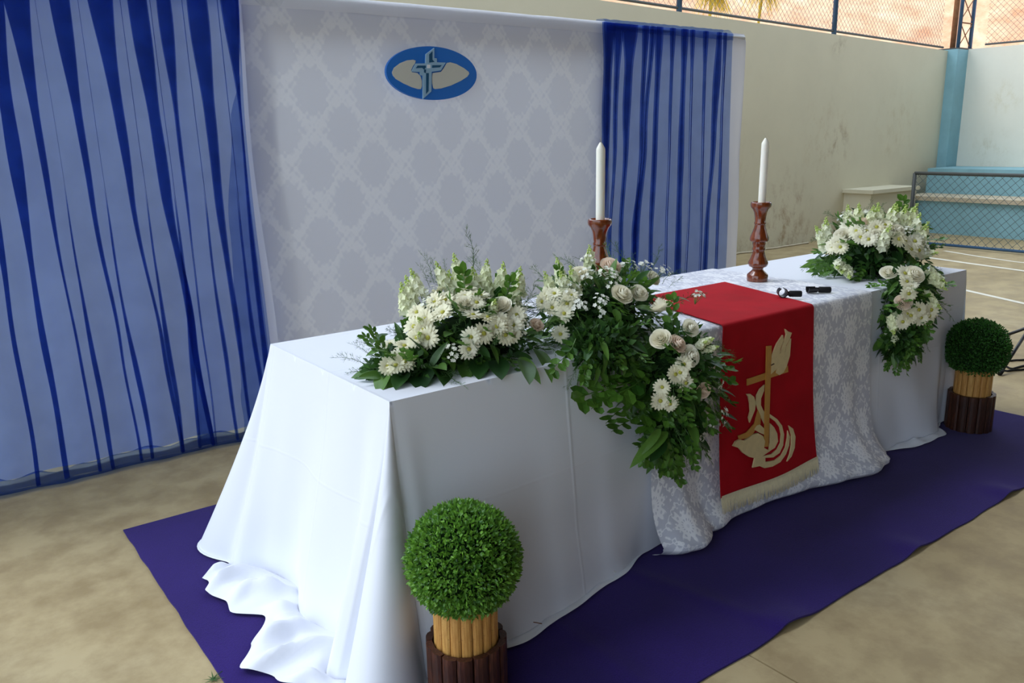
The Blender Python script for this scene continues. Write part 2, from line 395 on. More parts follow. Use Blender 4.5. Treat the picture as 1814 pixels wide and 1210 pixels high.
# lattice steel mast on the pilaster
mast = empty('lattice_mast', (PIL_X+.26, PIL_Y+.24, 2.625))
tag(mast, 'blue and rust brown steel lattice mast standing on the corner pilaster', 'mast')
for dx, dy in ((-.19, -.2), (.19, -.2), (.10, .02)):
    MB().tube([(dx, dy, 0), (dx, dy, 2.4)], .028 if dy < 0 else .04, 10).build('leg', M['steel_blue'] if dy < 0 else M['steel_rust'], mast, True)
for i in range(6):
    z0, z1 = .03+i*.38, .38+i*.38
    MB().tube([(-.19, -.2, z1), (.19, -.2, z1)], .011, 6).build('cross_bar', M['steel_rust'], mast)
    MB().tube([(-.19, -.2, z0), (.19, -.2, z1)], .008, 6).build('brace', M['steel_rust'], mast)
    MB().tube([(.19, -.2, z0), (-.19, -.2, z1)], .008, 6).build('brace', M['steel_rust'], mast)
MB().box((-.22, -.24, 0), (.22, .2, .02)).build('base_plate', M['steel_dark'], mast)

# chain-link: two sets of straight diagonal wires
def chain(o_pt, ux, length, height, cell, r, ydir):
    b = MB(); n = int((length+height)/cell)+1
    for sgn in (1, -1):
        off = Vector(ydir)*(r*1.1*sgn)
        for i in range(n):
            s = i*cell
            if sgn > 0: a, e = (s-height, 0.), (s, height)
            else: a, e = (s, 0.), (s-height, height)
            (x0, z0), (x1, z1) = a, e
            def clip(xa, za, xb, zb):
                if xa < 0: za += (0-xa)*(zb-za)/(xb-xa); xa = 0
                if xa > length: za += (length-xa)*(zb-za)/(xb-xa); xa = length
                return xa, za
            if max(x0, x1) <= 0 or min(x0, x1) >= length: continue
            p = clip(x0, z0, x1, z1); q = clip(x1, z1, x0, z0)
            if abs(p[0]-q[0]) < 1e-4: continue
            b.tube([Vector(o_pt)+Vector(ux)*p[0]+Vector((0,0,p[1]))+off, Vector(o_pt)+Vector(ux)*q[0]+Vector((0,0,q[1]))+off], r, 3, False)
    return b
fy = WALL_Y+.08
fence = empty('wall_top_fence', (8, fy, wall_top(8)))
tag(fence, 'chain-link fence with blue posts on top of the cream back wall', 'fence')
for x in (4.0, 6.35, 9.35): local(MB().tube([(x, fy, wall_top(x)), (x, fy, wall_top(x)+1.9)], .032, 10).build('post', M['steel_blue'], None, True), fence)
rl = lambda x: wall_top(x)+.055
local(MB().tube([(3, fy, rl(3)), (12.27, fy, rl(12.27))], .016, 6).build('bottom_rail', M['steel_dark']), fence)
ux = Vector((1, 0, -.0245))
tag(local(chain((3, fy, rl(3)), ux, 9.2, 1.8, .085, .0022, (0,1,0)).build('wire_mesh', M['wire'], fix=False), fence), kind='stuff')
fence2 = empty('side_wall_fence', (FAR_X+.08, 2, 2.63))
tag(fence2, 'chain-link fence on top of the white end wall behind the mast', 'fence')
local(MB().tube([(FAR_X+.08, -1, 2.685), (FAR_X+.08, 4.3, 2.685)], .016, 6).build('bottom_rail', M['steel_dark']), fence2)
local(MB().tube([(FAR_X+.08, 1.2, 2.63), (FAR_X+.08, 1.2, 4.4)], .032, 10).build('post', M['steel_blue'], None, True), fence2)
tag(local(chain((FAR_X+.08, -1, 2.685), (0,1,0), 5.3, 1.7, .085, .0022, (1,0,0)).build('wire_mesh', M['wire'], fix=False), fence2), kind='stuff')

# sunlit earth cutting beyond the walls
def hill_pt(s, t):
    """s along the L-shaped foot, t up the slope"""
    L1 = 30.0
    if s < L1: x, y, nx, ny = -14+s, 6.6, 0, 1
    else: x, y, nx, ny = 16, 6.6-(s-L1), 1, 0
    k = sm(L1-3, L1+3, s); ang = k*PI/2; nx, ny = math.sin(ang), math.cos(ang)
    up = t; out = 1.15*t + .25*nz(s*.5, t*.7)+.45*nz(s*.17, t*.2, 3)
    if abs(s-L1) < 3: 
        a = (s-(L1-3))/6*PI/2; x, y = 13+3*math.sin(a), 3.6+3*math.cos(a)
    return Vector((x+nx*out, y+ny*out, -.2+up))
b = MB(); b.grid([[hill_pt(i*.4, j*.4) for i in range(120)] for j in range(24)])
hill = struct(b.build('hillside', M['hill'], None, True, fix=False))
def palm_frond(px, py, n, label, seed):
    """drooping yellow-green frond tips that hang down against the hillside"""
    rnd = random.Random(seed); p = at(px, py, y=6.2); b = MB()
    for i in range(n):
        a = rnd.uniform(0, 2*PI); l = rnd.uniform(.3, .55); s = rnd.uniform(.2, .9)
        d = Vector((math.cos(a)*s, math.sin(a)*s*.4, .5)); sd_ = Vector((math.cos(a+1.5), math.sin(a+1.5), 0))*.012
        q = [Vector((0,0,0)), d*l*.6, d*l + Vector((math.cos(a)*.15, 0, -rnd.uniform(.7, 1.3)*l))]
        b.add([q[0]-sd_, q[0]+sd_, q[1]+sd_, q[1]-sd_, q[2]], [(0,1,2,3), (3,2,4)])
    b.tube([(0, .02, -.02), (.05, .25, -1.6)], .02, 6)
    o = b.build('palm_frond', M['dry_grass'], fix=False); o.location = p; return tag(o, label, 'plant')
palm_frond(1262, 2, 90, 'yellow-green palm fronds at the top edge above the narrow blue curtain', 1)
palm_frond(1352, -6, 60, 'smaller yellow-green palm fronds at the top edge above the right candle', 2)

# blue stepped bench along the end wall
bl = empty('stepped_bench', (FAR_X-.5, 2, 0))
tag(bl, 'pale blue concrete stepped bench along the end wall behind the low fence', 'bench')
local(MB().box((11.7, -6, .0), (FAR_X-.005, PIL_Y-.01, .885)).build('upper_step', M['blue_paint']), bl)
local(MB().box((11.05, -6, 0), (11.7, PIL_Y-.01, .46)).build('lower_step', M['blue_paint']), bl)
local(MB().box((11.0, -6, .46), (11.7, PIL_Y-.01, .52)).build('seat_slab', M['tread']), bl)
bb = MB().box((9.75, 4.25, 0), (10.2, WALL_Y, .62)); bb.box((10.2, 4.25, 0), (10.95, WALL_Y, .62)); bb.box((9.70, 4.2, .62), (10.95, WALL_Y, .67))
tag(bb.build('low_wall_ledge', M['wall']), 'low beige masonry ledge against the back wall beside the blue bench', 'ledge')
# low chain-link barrier in front of it
lf = empty('low_barrier_fence', (9.65, 2, 0))
tag(lf, 'low chain-link barrier with dark frame in front of the blue bench', 'fence')
FX, FH, FY1 = 9.65, .915, 3.62
for y in (FY1, .9, -1.8): local(MB().tube([(FX, y, 0), (FX, y, FH)], .024, 10).build('post', M['steel_dark'], None, True), lf)
local(MB().tube([(FX, -3, FH), (FX, FY1, FH)], .022, 10).build('top_rail', M['steel_dark'], None, True), lf)
local(MB().tube([(FX, -3, .035), (FX, FY1, .035)], .018, 8).build('bottom_rail', M['steel_blue'], None, True), lf)
tag(local(chain((FX, -3, .035), (0,1,0), FY1+3, FH-.035, .10, .003, (1,0,0)).build('wire_mesh', M['wire'], fix=False), lf), kind='stuff')
# pale cord lying at the foot of the wall
pts = [Vector((7.3+i*.09, 4.55+.04*nz(i*.5), .012)) for i in range(18)]
tag(MB().tube(pts, .012, 6).build('loose_cord', M['cord'], None, True), 'pale cord lying along the foot of the cream back wall', 'cord')

# ================================================================== BACKDROP
BY = 2.23
TOPZ = 2.155
fr = empty('backdrop_frame', (1.6, BY+.06, 0))
tag(fr, 'white pipe frame that holds the fabric backdrop behind the altar table', 'frame')
local(MB().tube([(-1.6, BY+.02, TOPZ), (4.31, BY+.02, TOPZ-.01)], .017, 10).build('top_pipe', M['pipe'], None, True), fr)
for x in (-1.6, .46, 4.30):
    local(MB().tube([(x, BY+.04, 0), (x, BY+.04, TOPZ)], .017, 10).build('upright_pipe', M['pipe'], None, True), fr)
    local(MB().tube([(x, BY-.02 if x < 4 else BY+.02, .017), (x, BY+.6, .017)], .017, 10).build('foot_pipe', M['pipe'], None, True), fr)

def hanging(x0, x1, z0, z1, y, nx, nzz, fn):
    rows = []
    for j in range(nzz+1):
        z = z1+(z0-z1)*j/nzz; row = []
        for i in range(nx+1):
            x = x0+(x1-x0)*i/nx; dx, dy, dz = fn(x, z); row.append(Vector((x+dx, y+dy, z+dz)))
        rows.append(row)
    return rows
# plain white backing sheets: left and right of the damask, wrapped over the pipe
def back_fn(x, z):
    t = (TOPZ-z)/TOPZ
    return (.02*t*nz(z*2, 5) , .012*math.sin(x*19)*(.3+t) + .02*nz(x*4, z*1.2) + (.02 if z > TOPZ-.005 else 0), 0)
def sheet(x0, x1, label, nx):
    o = MB().grid(hanging(x0, x1, .02, TOPZ+.018, BY, nx, 40, back_fn)).build('backing_sheet', M['backing'], None, True, fix=False)
    return tag(o, label, 'fabric')
sheet(-1.6, .62, 'plain white backing sheet behind the large left blue curtain', 80)
sheet(2.78, 4.32, 'plain white backing sheet showing right of the narrow blue curtain', 60)
# white damask panel
def dam_fn(x, z):
    t = (TOPZ-z)/TOPZ; e = sm(.85, .5, x)
    return (.03*e*t*math.sin(z*3), -.022 - .03*e*(.5+.5*math.sin(z*2.2+1)) + .012*nz(x*2.3, z*1.6) + .006*math.sin(x*11+z)*t + (.03 if z > TOPZ-.005 else 0), .004*nz(x*6))
o = MB().grid(hanging(.50, 2.90, .02, TOPZ-.02, BY-.01, 90, 50, dam_fn)).build('damask_panel', M['damask'], None, True, fix=False)
tag(o, 'white damask fabric panel in the middle of the backdrop', 'fabric')
top = MB().grid([[Vector((x/20*2.42+.49, BY+dy, TOPZ+dz+.004*nz(x*.7))) for x in range(21)] for dy, dz in ((-.040,-.060),(-.040,-.01),(-.022,.012),(.02,.020),(.045,0),(.05,-.12))])
local(top.build('top_fold', M['backing'], None, True, fix=False), o) if False else tag(top.build('top_fabric_band', M['backing'], None, True, fix=False), 'plain white fabric band folded over the pipe above the damask panel', 'fabric')

# sheer curtains: cloth that really folds back on itself at every pleat
def pleated(name, x0, x1, y, ztop, pleats, rows_z, edge, label, amp, hem):
    """pleats: (centre fraction table z->x, width table z->w)"""
    rows = []
    for z in rows_z:
        el, er, dy = edge(z); row = []
        P = []
        for pi, (cx_t, w_t) in enumerate(pleats): P.append((lerp_table(cx_t, ztop-z)+.012*(ztop-z)/ztop*nz(z*2.2, pi*3.7), max(.0012, lerp_table(w_t, ztop-z)*(1+.35*nz(z*2.5, pi*5.1+9)))))
        xs = [el+(x0-x0)]
        def wave(x): return amp*nz(x*3.1, z*.8, 2.)+amp*.6*math.sin(x*23+z*1.7)*(.3+.7*(ztop-z)/ztop)
        cur = el; pts = []
        for (c, wd) in P:
            a, e = c-wd/2, c+wd/2
            for q in range(1, 6): pts.append((cur+(e-cur)*q/6, 0.))
            pts += [(e, 0.), (e-.0006, -.004), (c, -.006), (a+.0006, -.008), (a, -.011), (c, -.013), (e-.001, -.015), (e, -.018), (c, -.020), (a+.001, -.022), (a, -.025), (c, -.026), (e, -.012)]
            cur = e
        for q in range(1, 9): pts.append((cur+(er-cur)*q/8, 0.))
        row = [Vector((el, y+dy+wave(el), z))]+[Vector((px, y+dy+wave(px)+oy, z)) for px, oy in pts]
        rows.append(row)
    o = MB().grid(rows).build(name, M['voile'], None, True, fix=False)
    tag(o, label, 'curtain')
    # hem turned up along the foot and pocket at the head
    return o, rows
def bx(px, py=0): return at(px, py, y=BY-.06).x
H = TOPZ
LP = [  # px at the frame's top edge, width px at top, widths at 1/3, 2/3, foot, drift at the foot
 (-70, 30, 20, 8, 6, -.02), (-20, 30, 22, 10, 8, .0), (27, 30, 12, 4, 5, .04), (103, 24, 15, 6, 5, .07), (175, 33, 20, 6, 7, .10), (240, 26, 22, 16, 6, .10),
 (287, 22, 8, 3, 2, .0), (345, 29, 22, 12, 5, .04), (403, 22, 4, 9, 12, .0)]
sc_ = .0036
pl = []
for (px, w0, w1, w2, w3, dr) in LP:
    x = bx(px)
    pl.append(([(0, x), (.9, x+dr*.25), (1.6, x+dr*.7), (2.2, x+dr)], [(0, w0*sc_*.9), (.6, w1*sc_*.62), (1.3, w2*sc_*.6), (2.2, w3*sc_*.8)]))
    # fine creases between
for px, dr in ((60, .03), (135, .05), (210, .02), (262, -.02), (318, .03), (380, .02)):
    x = bx(px); pl.append(([(0, x), (1.1, x+.01), (2.2, x+dr)], [(0, .0012), (.8, .0018), (1.2, .010), (1.7, .02), (2.2, .014)]))
pl.sort(key=lambda t: t[0][0][1])
def ledge_(z):
    t = 1-z/H
    er = .463 - .02*sm(0, .3, t)+.012*sm(.35, .7, t) - .09*sm(.86, 1, t)
    return -1.25, er+.0, -.0 - .05*sm(.5, 1, t)
zs = [H*(1-i/46) for i in range(46)]+[.02, .008]
cur1, rws = pleated('sheer_curtain', -1.25, .47, BY-.07, H, pl, zs, ledge_, 'large sheer blue curtain hanging at the left of the backdrop', .012, True)
# gathered hem of the left curtain lying on the floor
hr = []
for j, (dy, dz, s) in enumerate(((-.0,.06,1),(-.03,.075,1),(-.055,.05,1),(-.06,.02,1),(-.03,.006,1),(.02,.004,1))):
    hr.append([Vector((-1.25+i*(1.62/60), BY-.13+dy*(1+.5*nz(i*.21, 4))+.02*nz(i*.15, 9), max(.004, dz*(1+.9*nz(i*.17, 1)))) ) for i in range(61)])
MB().grid(hr).build('gathered_hem', M['voile'], cur1, True, fix=False)
MB().grid([[Vector((-1.25+i*.0428, BY-.066+dy, H+dz)) for i in range(41)] for dy, dz in ((-.02,-.05),(-.022,-.0),(.02,.028),(.09,.02),(.105,-.05))]).build('rod_pocket', M['voile'], cur1, True, fix=False)

RP = [(1075, 16, 14, 10, 6, -.10), (1092, 12, 8, 4, 4, -.10), (1112, 20, 12, 6, 8, -.10), (1140, 8, 6, 4, 3, -.12), (1152, 7, 5, 10, 14, -.20), (1163, 10, 8, 9, 8, -.06),
      (1187, 8, 5, 3, 2, -.04), (1208, 10, 9, 11, 12, -.02), (1222, 8, 3, 2, 2, .0), (1246, 9, 4, 3, 2, .0), (1270, 10, 12, 7, 9, -.10), (1281, 6, 3, 5, 3, -.04)]
pr = []
for (px, w0, w1, w2, w3, dr) in RP:
    x = at(px, 50+(px-1068)*.095, y=BY-.05).x; s2 = .0056
    pr.append(([(0, x), (.7, x+dr*.3), (1.4, x+dr*.75), (2.2, x+dr)], [(0, w0*s2*1.1), (.3, w1*s2*1.0), (1., w2*s2*.9), (2.2, w3*s2*.9)]))
pr.sort(key=lambda t: t[0][0][1])
# the curtain's turned-back right edge: a second layer, wider towards the foot
er_w = [(0,.0),(.35,.004),(.6,.07),(1.1,.13),(1.6,.16),(1.9,.17),(2.1,.10),(2.2,.04)]
MB().grid([[Vector((ledge_(z)[1]-lerp_table(er_w, H-z)*(1-i/8), BY-.105+ledge_(z)[2]+.012*math.sin(i/8*PI)+.006*nz(z*3, i*.4), z)) for i in range(9)] for z in zs if z > .02]).build('turned_edge', M['voile'], cur1, True, fix=False)
def redge(z):
    t = 1-z/H
    return 2.84-.05*sm(.1, .9, t), 4.085+.02*sm(0, .7, t)-.02*sm(.7, 1, t), -.02*t
cur2, _ = pleated('sheer_curtain', 2.84, 4.09, BY-.06, H, pr, [H*(1-i/30) for i in range(30)]+[.03], redge, 'narrow sheer blue curtain at the right of the backdrop behind the candles', .008, False)
MB().grid([[Vector((2.835+i*.0314, BY+dy+.003*math.sin(i*1.9), H+dz+.006*nz(i*.8))) for i in range(41)] for dy, dz in ((-.06,-.045),(-.064,-.005),(-.03,.026),(.03,.03),(.055,.0),(.06,-.06))]).build('rod_pocket', M['voile'], cur2, True, fix=False)

# oval emblem on the damask
EY = BY-.075
eL, eR, eT, eB = at(684.5, 129, y=EY), at(844.5, 130, y=EY), at(763, 82, y=EY), at(766, 177, y=EY)
em = empty('oval_emblem', ((eL.x+eR.x)/2, EY, (eT.z+eB.z)/2)); eA, eH = (eR.x-eL.x)/2, (eT.z-eB.z)/2
tag(em, 'oval blue and cream emblem sign with a silver cross on the backdrop', 'sign')
ell = [Vector((eA*math.cos(t), 0, eH*math.sin(t))) for t in [2*PI*i/56 for i in range(56)]]
MB().prism(ell, (0, .02, 0)).build('oval_board', M['emblem_blue'], em)
ue = lambda pts, y: [at(660+u/8.638, 60+v/8.638, y=EY-y) - em.location for u, v in pts]
crm = [[(300,590),(330,520),(420,450),(530,405),(620,395),(660,410),(650,450),(620,490),(590,555),(600,585),(690,600),(735,650),(755,720),(755,800),(740,845),(700,845),(600,815),(470,755),(360,690),(315,640)],
       [(920,600),(1050,580),(1100,510),(1140,445),(1190,435),(1280,460),(1400,525),(1470,580),(1480,610),(1450,655),(1350,720),(1200,790),(1050,835),(960,845),(930,830),(915,750),(912,660)]]
for p in crm: MB().prism(ue(p, .004), (0, .005, 0)).build('cream_field', M['emblem_cream'], em)
cr = MB().prism(ue([(945,215),(945,370),(985,375),(985,435),(1120,440),(1045,560),(905,580),(900,880),(775,995),(775,640),(735,630),(730,585),(600,575),(665,455),(815,450),(820,310)], .010), (0, .011, 0)).build('cross', M['emblem_silver'], em)
for p in ([(822,600),(862,600),(858,875),(820,920)], [(868,315),(918,265),(918,395),(950,430),(868,440)], [(690,485),(815,485),(815,515),(790,545),(760,520),(665,525)], [(915,480),(1060,478),(1030,512),(912,520)], [(790,545),(820,545),(815,600),(790,590)]):
    MB().prism(ue(p, .012), (0, .003, 0)).build('inlay', M['emblem_teal'], cr)
MB().prism(ue([(838,470),(885,470),(885,525),(838,525)], .013), (0, .004, 0)).build('centre_square', M['emblem_white'], cr)

# ================================================================== CARPET
CX0, CX1, CY0, CY1 = -.455, 3.55, -.613, 1.39
def carpet_z(x, y):
    e = sm(-.45, -.613, y)
    lift = .016*e*(math.exp(-((x-1.02)/.07)**2)+.8*math.exp(-((x-1.75)/.06)**2)+.9*math.exp(-((x-2.5)/.06)**2))
    crease = .005*math.exp(-((x-.95+.25*(y+.5))/.03)**2) + .004*math.exp(-((x-.45)/.03)**2)
    return .007+lift+crease+.002*nz(x*3, y*3)
nx, ny = 200, 60
up = [[Vector((CX0+(CX1-CX0)*i/nx + (.006*nz(j*.3) if i in (0, nx) else 0), CY0+(CY1-CY0)*j/ny+(.006*nz(i*.12, 7) if j == 0 else 0), 0)) for i in range(nx+1)] for j in range(ny+1)]
for r_ in up:
    for p in r_: p.z = carpet_z(p.x, p.y)
b = MB().grid(up)
n0 = len(b.v); ring = [up[0][i] for i in range(nx+1)]+[up[j][nx] for j in range(1, ny+1)]+[up[ny][i] for i in range(nx-1, -1, -1)]+[up[j][0] for j in range(ny-1, 0, -1)]
b.add(ring+[Vector((p.x, p.y, max(.0005, p.z-.0065))) for p in ring], [(i, (i+1) % len(ring), len(ring)+(i+1) % len(ring), len(ring)+i) for i in range(len(ring))])
tag(b.build('carpet', M['carpet'], None, True, fix=False), 'purple felt carpet spread under the altar table', 'carpet')

# ================================================================== TABLECLOTH
TL, TW, TH = 3.25, .85, .78
front_flare = [(0,.14),(.12,.125),(.3,.145),(.5,.115),(.75,.07),(.98,.02),(1.1,.008),(2.3,.008),(2.45,.02),(2.8,.055),(2.98,.07),(3.06,.03),(3.12,.012),(3.25,.012)]
front_pool = [(0,.02),(.16,.02),(.3,.035),(.8,.025),(1.0,.0),(2.3,.0),(2.5,.02),(2.75,.07),(2.95,.05),(3.05,.01),(3.25,.0)]
left_flare = [(0,.18),(.25,.14),(.5,.115),(.7,.13),(.85,.2)]     # keyed by y
left_pool = [(0,.12),(.12,.18),(.22,.25),(.3,.20),(.43,.13),(.54,.20),(.69,.24),(.79,.16),(.85,.02)]
S = []   # samples: base point, outward, flare, pool, side key, arc length
arc = 0.
def add_side(p0, p1, n, nrm, ff, pf, key, skip=False):
    global arc
    for i in range(n+1):
        if skip and i == 0: continue
        t = i/n; p = p0.lerp(p1, t); S.append((p, nrm, ff(p), pf(p), key, arc + (p-p0).length))
    arc += (p1-p0).length
def add_corner(p, a0, a1, n, f0, fp, f1, q0, qp, q1, key):
    global arc
    for i in range(1, n):
        t = i/n; a = a0+(a1-a0)*t; s = math.sin(PI*t)**1.5
        f = f0+(f1-f0)*t; q = q0+(q1-q0)*t
        S.append((p, Vector((math.cos(a), math.sin(a), 0)), f+(fp-f)*s, q+(qp-q)*s, key, arc+.25*t))
    arc += .25
A, B_, C_, D_ = Vector((0,0,0)), Vector((TL,0,0)), Vector((TL,TW,0)), Vector((0,TW,0))
add_side(A, B_, 230, Vector((0,-1,0)), lambda p: lerp_table(front_flare, p.x), lambda p: lerp_table(front_pool, p.x), 'front')
add_corner(B_, -PI/2, 0, 16, .012, .05, .06, .0, .02, .04, 'cr')
add_side(B_, C_, 50, Vector((1,0,0)), lambda p: .06, lambda p: .04, 'right')
add_corner(C_, 0, PI/2, 14, .08, .22, .05, .04, .06, .02, 'br')
add_side(C_, D_, 90, Vector((0,1,0)), lambda p: .04+.12*sm(.5, 0, p.x), lambda p: .01, 'back')
add_corner(D_, PI/2, PI, 22, .16, .35, .20, .01, .0, .02, 'bl')
add_side(D_, A, 80, Vector((-1,0,0)), lambda p: lerp_table(left_flare, p.y), lambda p: lerp_table(left_pool, p.y), 'left')
add_corner(A, PI, 1.5*PI, 26, .18, .31, .14, .12, .06, .02, 'fl')
ND, NP = 34, 14
FLOOR_Z = .013
rows = [[] for _ in range(ND+NP+1)]
for (p, n, fl_, po, key, s) in S:
    tang = Vector((-n.y, n.x, 0))
    for j in range(ND+NP+1):
        if j <= ND:
            t = j/ND; z = TH*(1-t)+FLOOR_Z*t
            # round the table's edge, then fall
            d = fl_*(t**1.25) + .004*min(1, t*12)
            amp = {'front': .006, 'left': .016, 'right': .018, 'back': .015}.get(key, .012)
            if key == 'front':
                fold = .010*sm(2.3, 2.7, p.x)*math.sin((p.x*9 - t*3.2)*2)*t + .006*nz(p.x*5, t*1.3)*t
                fold += -.012*sm(1.1, .6, p.x)*math.exp(-((t-.55-.4*(p.x-.2))/.12)**2)*.6
                fold += .020*math.exp(-((p.x-.04)/.03)**2)*t
            elif key == 'left':
                fold = (.022*math.sin(p.y*17+1.2)*sm(.12, .9, t) + .014*nz(p.y*6, t*1.4, 3)*t
                        + .020*math.exp(-((p.y-.80)/.04)**2)*t + .022*math.exp(-((p.y-.05)/.04)**2)*t - .05*math.exp(-((p.y-.14)/.055)**2)*t)
            else:
                fold = amp*math.sin(s*21)*t**1.5 + .006*nz(s*7, t)*t
            d += fold
            z2 = z + (.006*math.exp(-j*1.2) if j else 0)
            if j == 0: d = 0
            pos = p + n*max(0, d); pos.z = z2 if j else TH
            if key in ('left',): pos += tang*(.012*nz(p.y*4, t*2, 8)*t)
        else:
            k_ = (j-ND)/NP
            big = min(1, po/.15)
            d = fl_ + fold*(1-k_) + po*k_*(1+.12*nz(s*5, 2.)) + .018*big*nz(s*9, k_*1.5)*k_
            hump = math.sin(PI*min(1, k_*.94))
            rid = .5+.5*math.sin(s*48+2.5*nz(s*4, k_*1.2)+k_*1.6)
            z = FLOOR_Z + po*hump*(.07+.22*rid*rid+.22*abs(nz(s*8, k_*1.7, 5)))
            pos = p + n*d; pos.z = max(FLOOR_Z, z)
        rows[j].append(pos)
b = MB(); nc = len(S)
b.v = [q for r_ in rows for q in r_]
b.f = [(i*nc+j, i*nc+(j+1) % nc, (i+1)*nc+(j+1) % nc, (i+1)*nc+j) for i in range(len(rows)-1) for j in range(nc)]
# the top: a grid, pinned to the rim
o = b.build('tablecloth', M['cloth'], None, True, fix=False)
bm = bmesh.new(); bm.from_mesh(o.data)
gx, gy = 40, 12; vg = [[bm.verts.new((TL*i/gx, TW*j/gy, TH)) for i in range(gx+1)] for j in range(gy+1)]
for j in range(gy):
    for i in range(gx):
        f = bm.faces.new((vg[j][i], vg[j][i+1], vg[j+1][i+1], vg[j+1][i])); f.smooth = True
bmesh.ops.remove_doubles(bm, verts=bm.verts, dist=1e-5)
bmesh.ops.recalc_face_normals(bm, faces=bm.faces)
bm.to_mesh(o.data); bm.free(); autosmooth(o, 60)
tag(o, 'long plain white tablecloth draped to the floor over the altar table', 'tablecloth')

# damask overlay across the middle
LX0, LX1 = 1.0, 2.36
bulge = [(1.0,.07),(1.08,.125),(1.17,.13),(1.25,.09),(1.4,.055),(1.6,.05),(1.85,.08),(2.05,.13),(2.2,.155),(2.3,.14),(2.36,.09)]
def lace_row(x):
    B = lerp_table(bulge, x); P = []
    for y in [.875, .875, .872]: pass
    P += [Vector((x, .888, .45)), Vector((x, .884, .62)), Vector((x, .874, .755)), Vector((x, .856, .787))]
    P += [Vector((x, .85-.86*i/14, .7865+.0012*nz(x*9, i))) for i in range(1, 14)]
    P += [Vector((x, -.008, .784)), Vector((x, -.014, .774))]
    n = 34
    for i in range(1, n+1):
        t = i/n; z = .774*(1-t)+.06*t
        f = .006*math.sin(x*24+t*2)*t+.010*nz(x*7, t*2.2, 1)*t
        f += .02*math.exp(-((x-1.13)/.035)**2)*sm(.3, 1, t) - .02*math.exp(-((x-1.25)/.05)**2)*sm(.4, 1, t)
        f += .014*math.exp(-((x-2.2)/.05)**2)*sm(.3, 1, t)
        P.append(Vector((x+.05*sm(2.1, 2.36, x)*t*t - .02*sm(1.2, 1.0, x)*t, -.020-.012*t-B*(t**9.0)-f*(1-.7*sm(1.22,1.34,x)*sm(2.06,1.94,x)), z)))
    y0 = P[-1].y; xo = P[-1].x
    lift = .0 if x < 1.3 else .0
    for i in range(1, 9):
        a = i/8*PI*.93; rr = .030+.006*nz(x*8)
        P.append(Vector((xo, y0+.01-.022*math.sin(a)+(.05*(1-math.cos(a))/2), .014+rr*(1+math.cos(a))/1.2*.85 if True else 0)))
    return P
cols = [lace_row(LX0+(LX1-LX0)*i/120) for i in range(121)]
lc = MB().grid(cols).build('lace_overlay', M['lace'], None, True)
tag(lc, 'white damask overlay cloth hanging over the middle of the altar table', 'tablecloth')

# ================================================================== RED PARAMENT
RT = .7925
def red_x(u, v):
    """u 0..1 across, v: distance forward from the back edge"""
    xl = 1.475-.13*min(1, v/.55)-.04*max(0, v-.55)/.68; xr = 2.055-.155*min(1, v/.55)+.02*max(0, v-.55)/.68
    return xl+(xr-xl)*u
def red_rows(off):
    R_ = []
    for i in range(13): 
        v = .55*i/12; R_.append([Vector((red_x(u/24, v), .535-v, RT+off+.0008*nz(u*.5, i*.7))) for u in range(25)])
    for i in range(1, 5):
        a = i/4*PI/2; R_.append([Vector((red_x(u/24, .55+.01*i), -.015-(.016+off)*math.sin(a), RT-.014+(.014+off)*math.cos(a))) for u in range(25)])
    for i in range(1, 27):
        t = i/26; z = RT-.014-(RT-.014-.147)*t
        R_.append([Vector((red_x(u/24, .59+.66*t), -.031-off-.022*t-.032*t**3-.004*math.sin(u*.35+t*3)*t, z-.012*t*math.sin(u/24*PI))) for u in range(25)])
    return R_
ra = red_rows(0); rb = red_rows(.0022)
par = empty('red_parament', (1.68, 0, 0)); tag(par, 'red altar banner cloth with gold cross and dove, hanging over the damask', 'banner')
b = MB().grid(rb); b.grid([list(reversed(r_)) for r_ in ra])
e1 = ra[0]+[r_[-1] for r_ in ra[1:]]+list(reversed(ra[-1]))[1:]+[r_[0] for r_ in reversed(ra)][1:-1]
e2 = rb[0]+[r_[-1] for r_ in rb[1:]]+list(reversed(rb[-1]))[1:]+[r_[0] for r_ in reversed(rb)][1:-1]
b.add(e1+e2, [(i, (i+1) % len(e1), len(e1)+(i+1) % len(e1), len(e1)+i) for i in range(len(e1))])
local(b.build('red_cloth', M['red'], None, True, fix=False), par)
# fringe: threads knotted along the lower edge
lo = rb[-1]; b = MB(); rnd = random.Random(3)
for i in range(150):
    s = i/149*24; j = min(23, int(s)); p = lo[j].lerp(lo[j+1], s-j)+Vector((0, -.001, .004))
    l = .062+rnd.uniform(-.004, .004); sw = rnd.uniform(-.004, .004)
    b.tube([p, p+Vector((sw*.4, -.006, -l*.5)), p+Vector((sw, -.010+rnd.uniform(-.004,.004), -l))], [.0024, .0022, .0012], 4)
tag(local(b.build('fringe', M['fringe'], None, True, fix=False), par), 'cream thread fringe', kind='stuff')
b = MB().grid([[p+Vector((0, -.003, dz)) for p in lo] for dz in (.012, -.012)]); local(b.build('fringe_band', M['fringe'], None, True, fix=False), par)
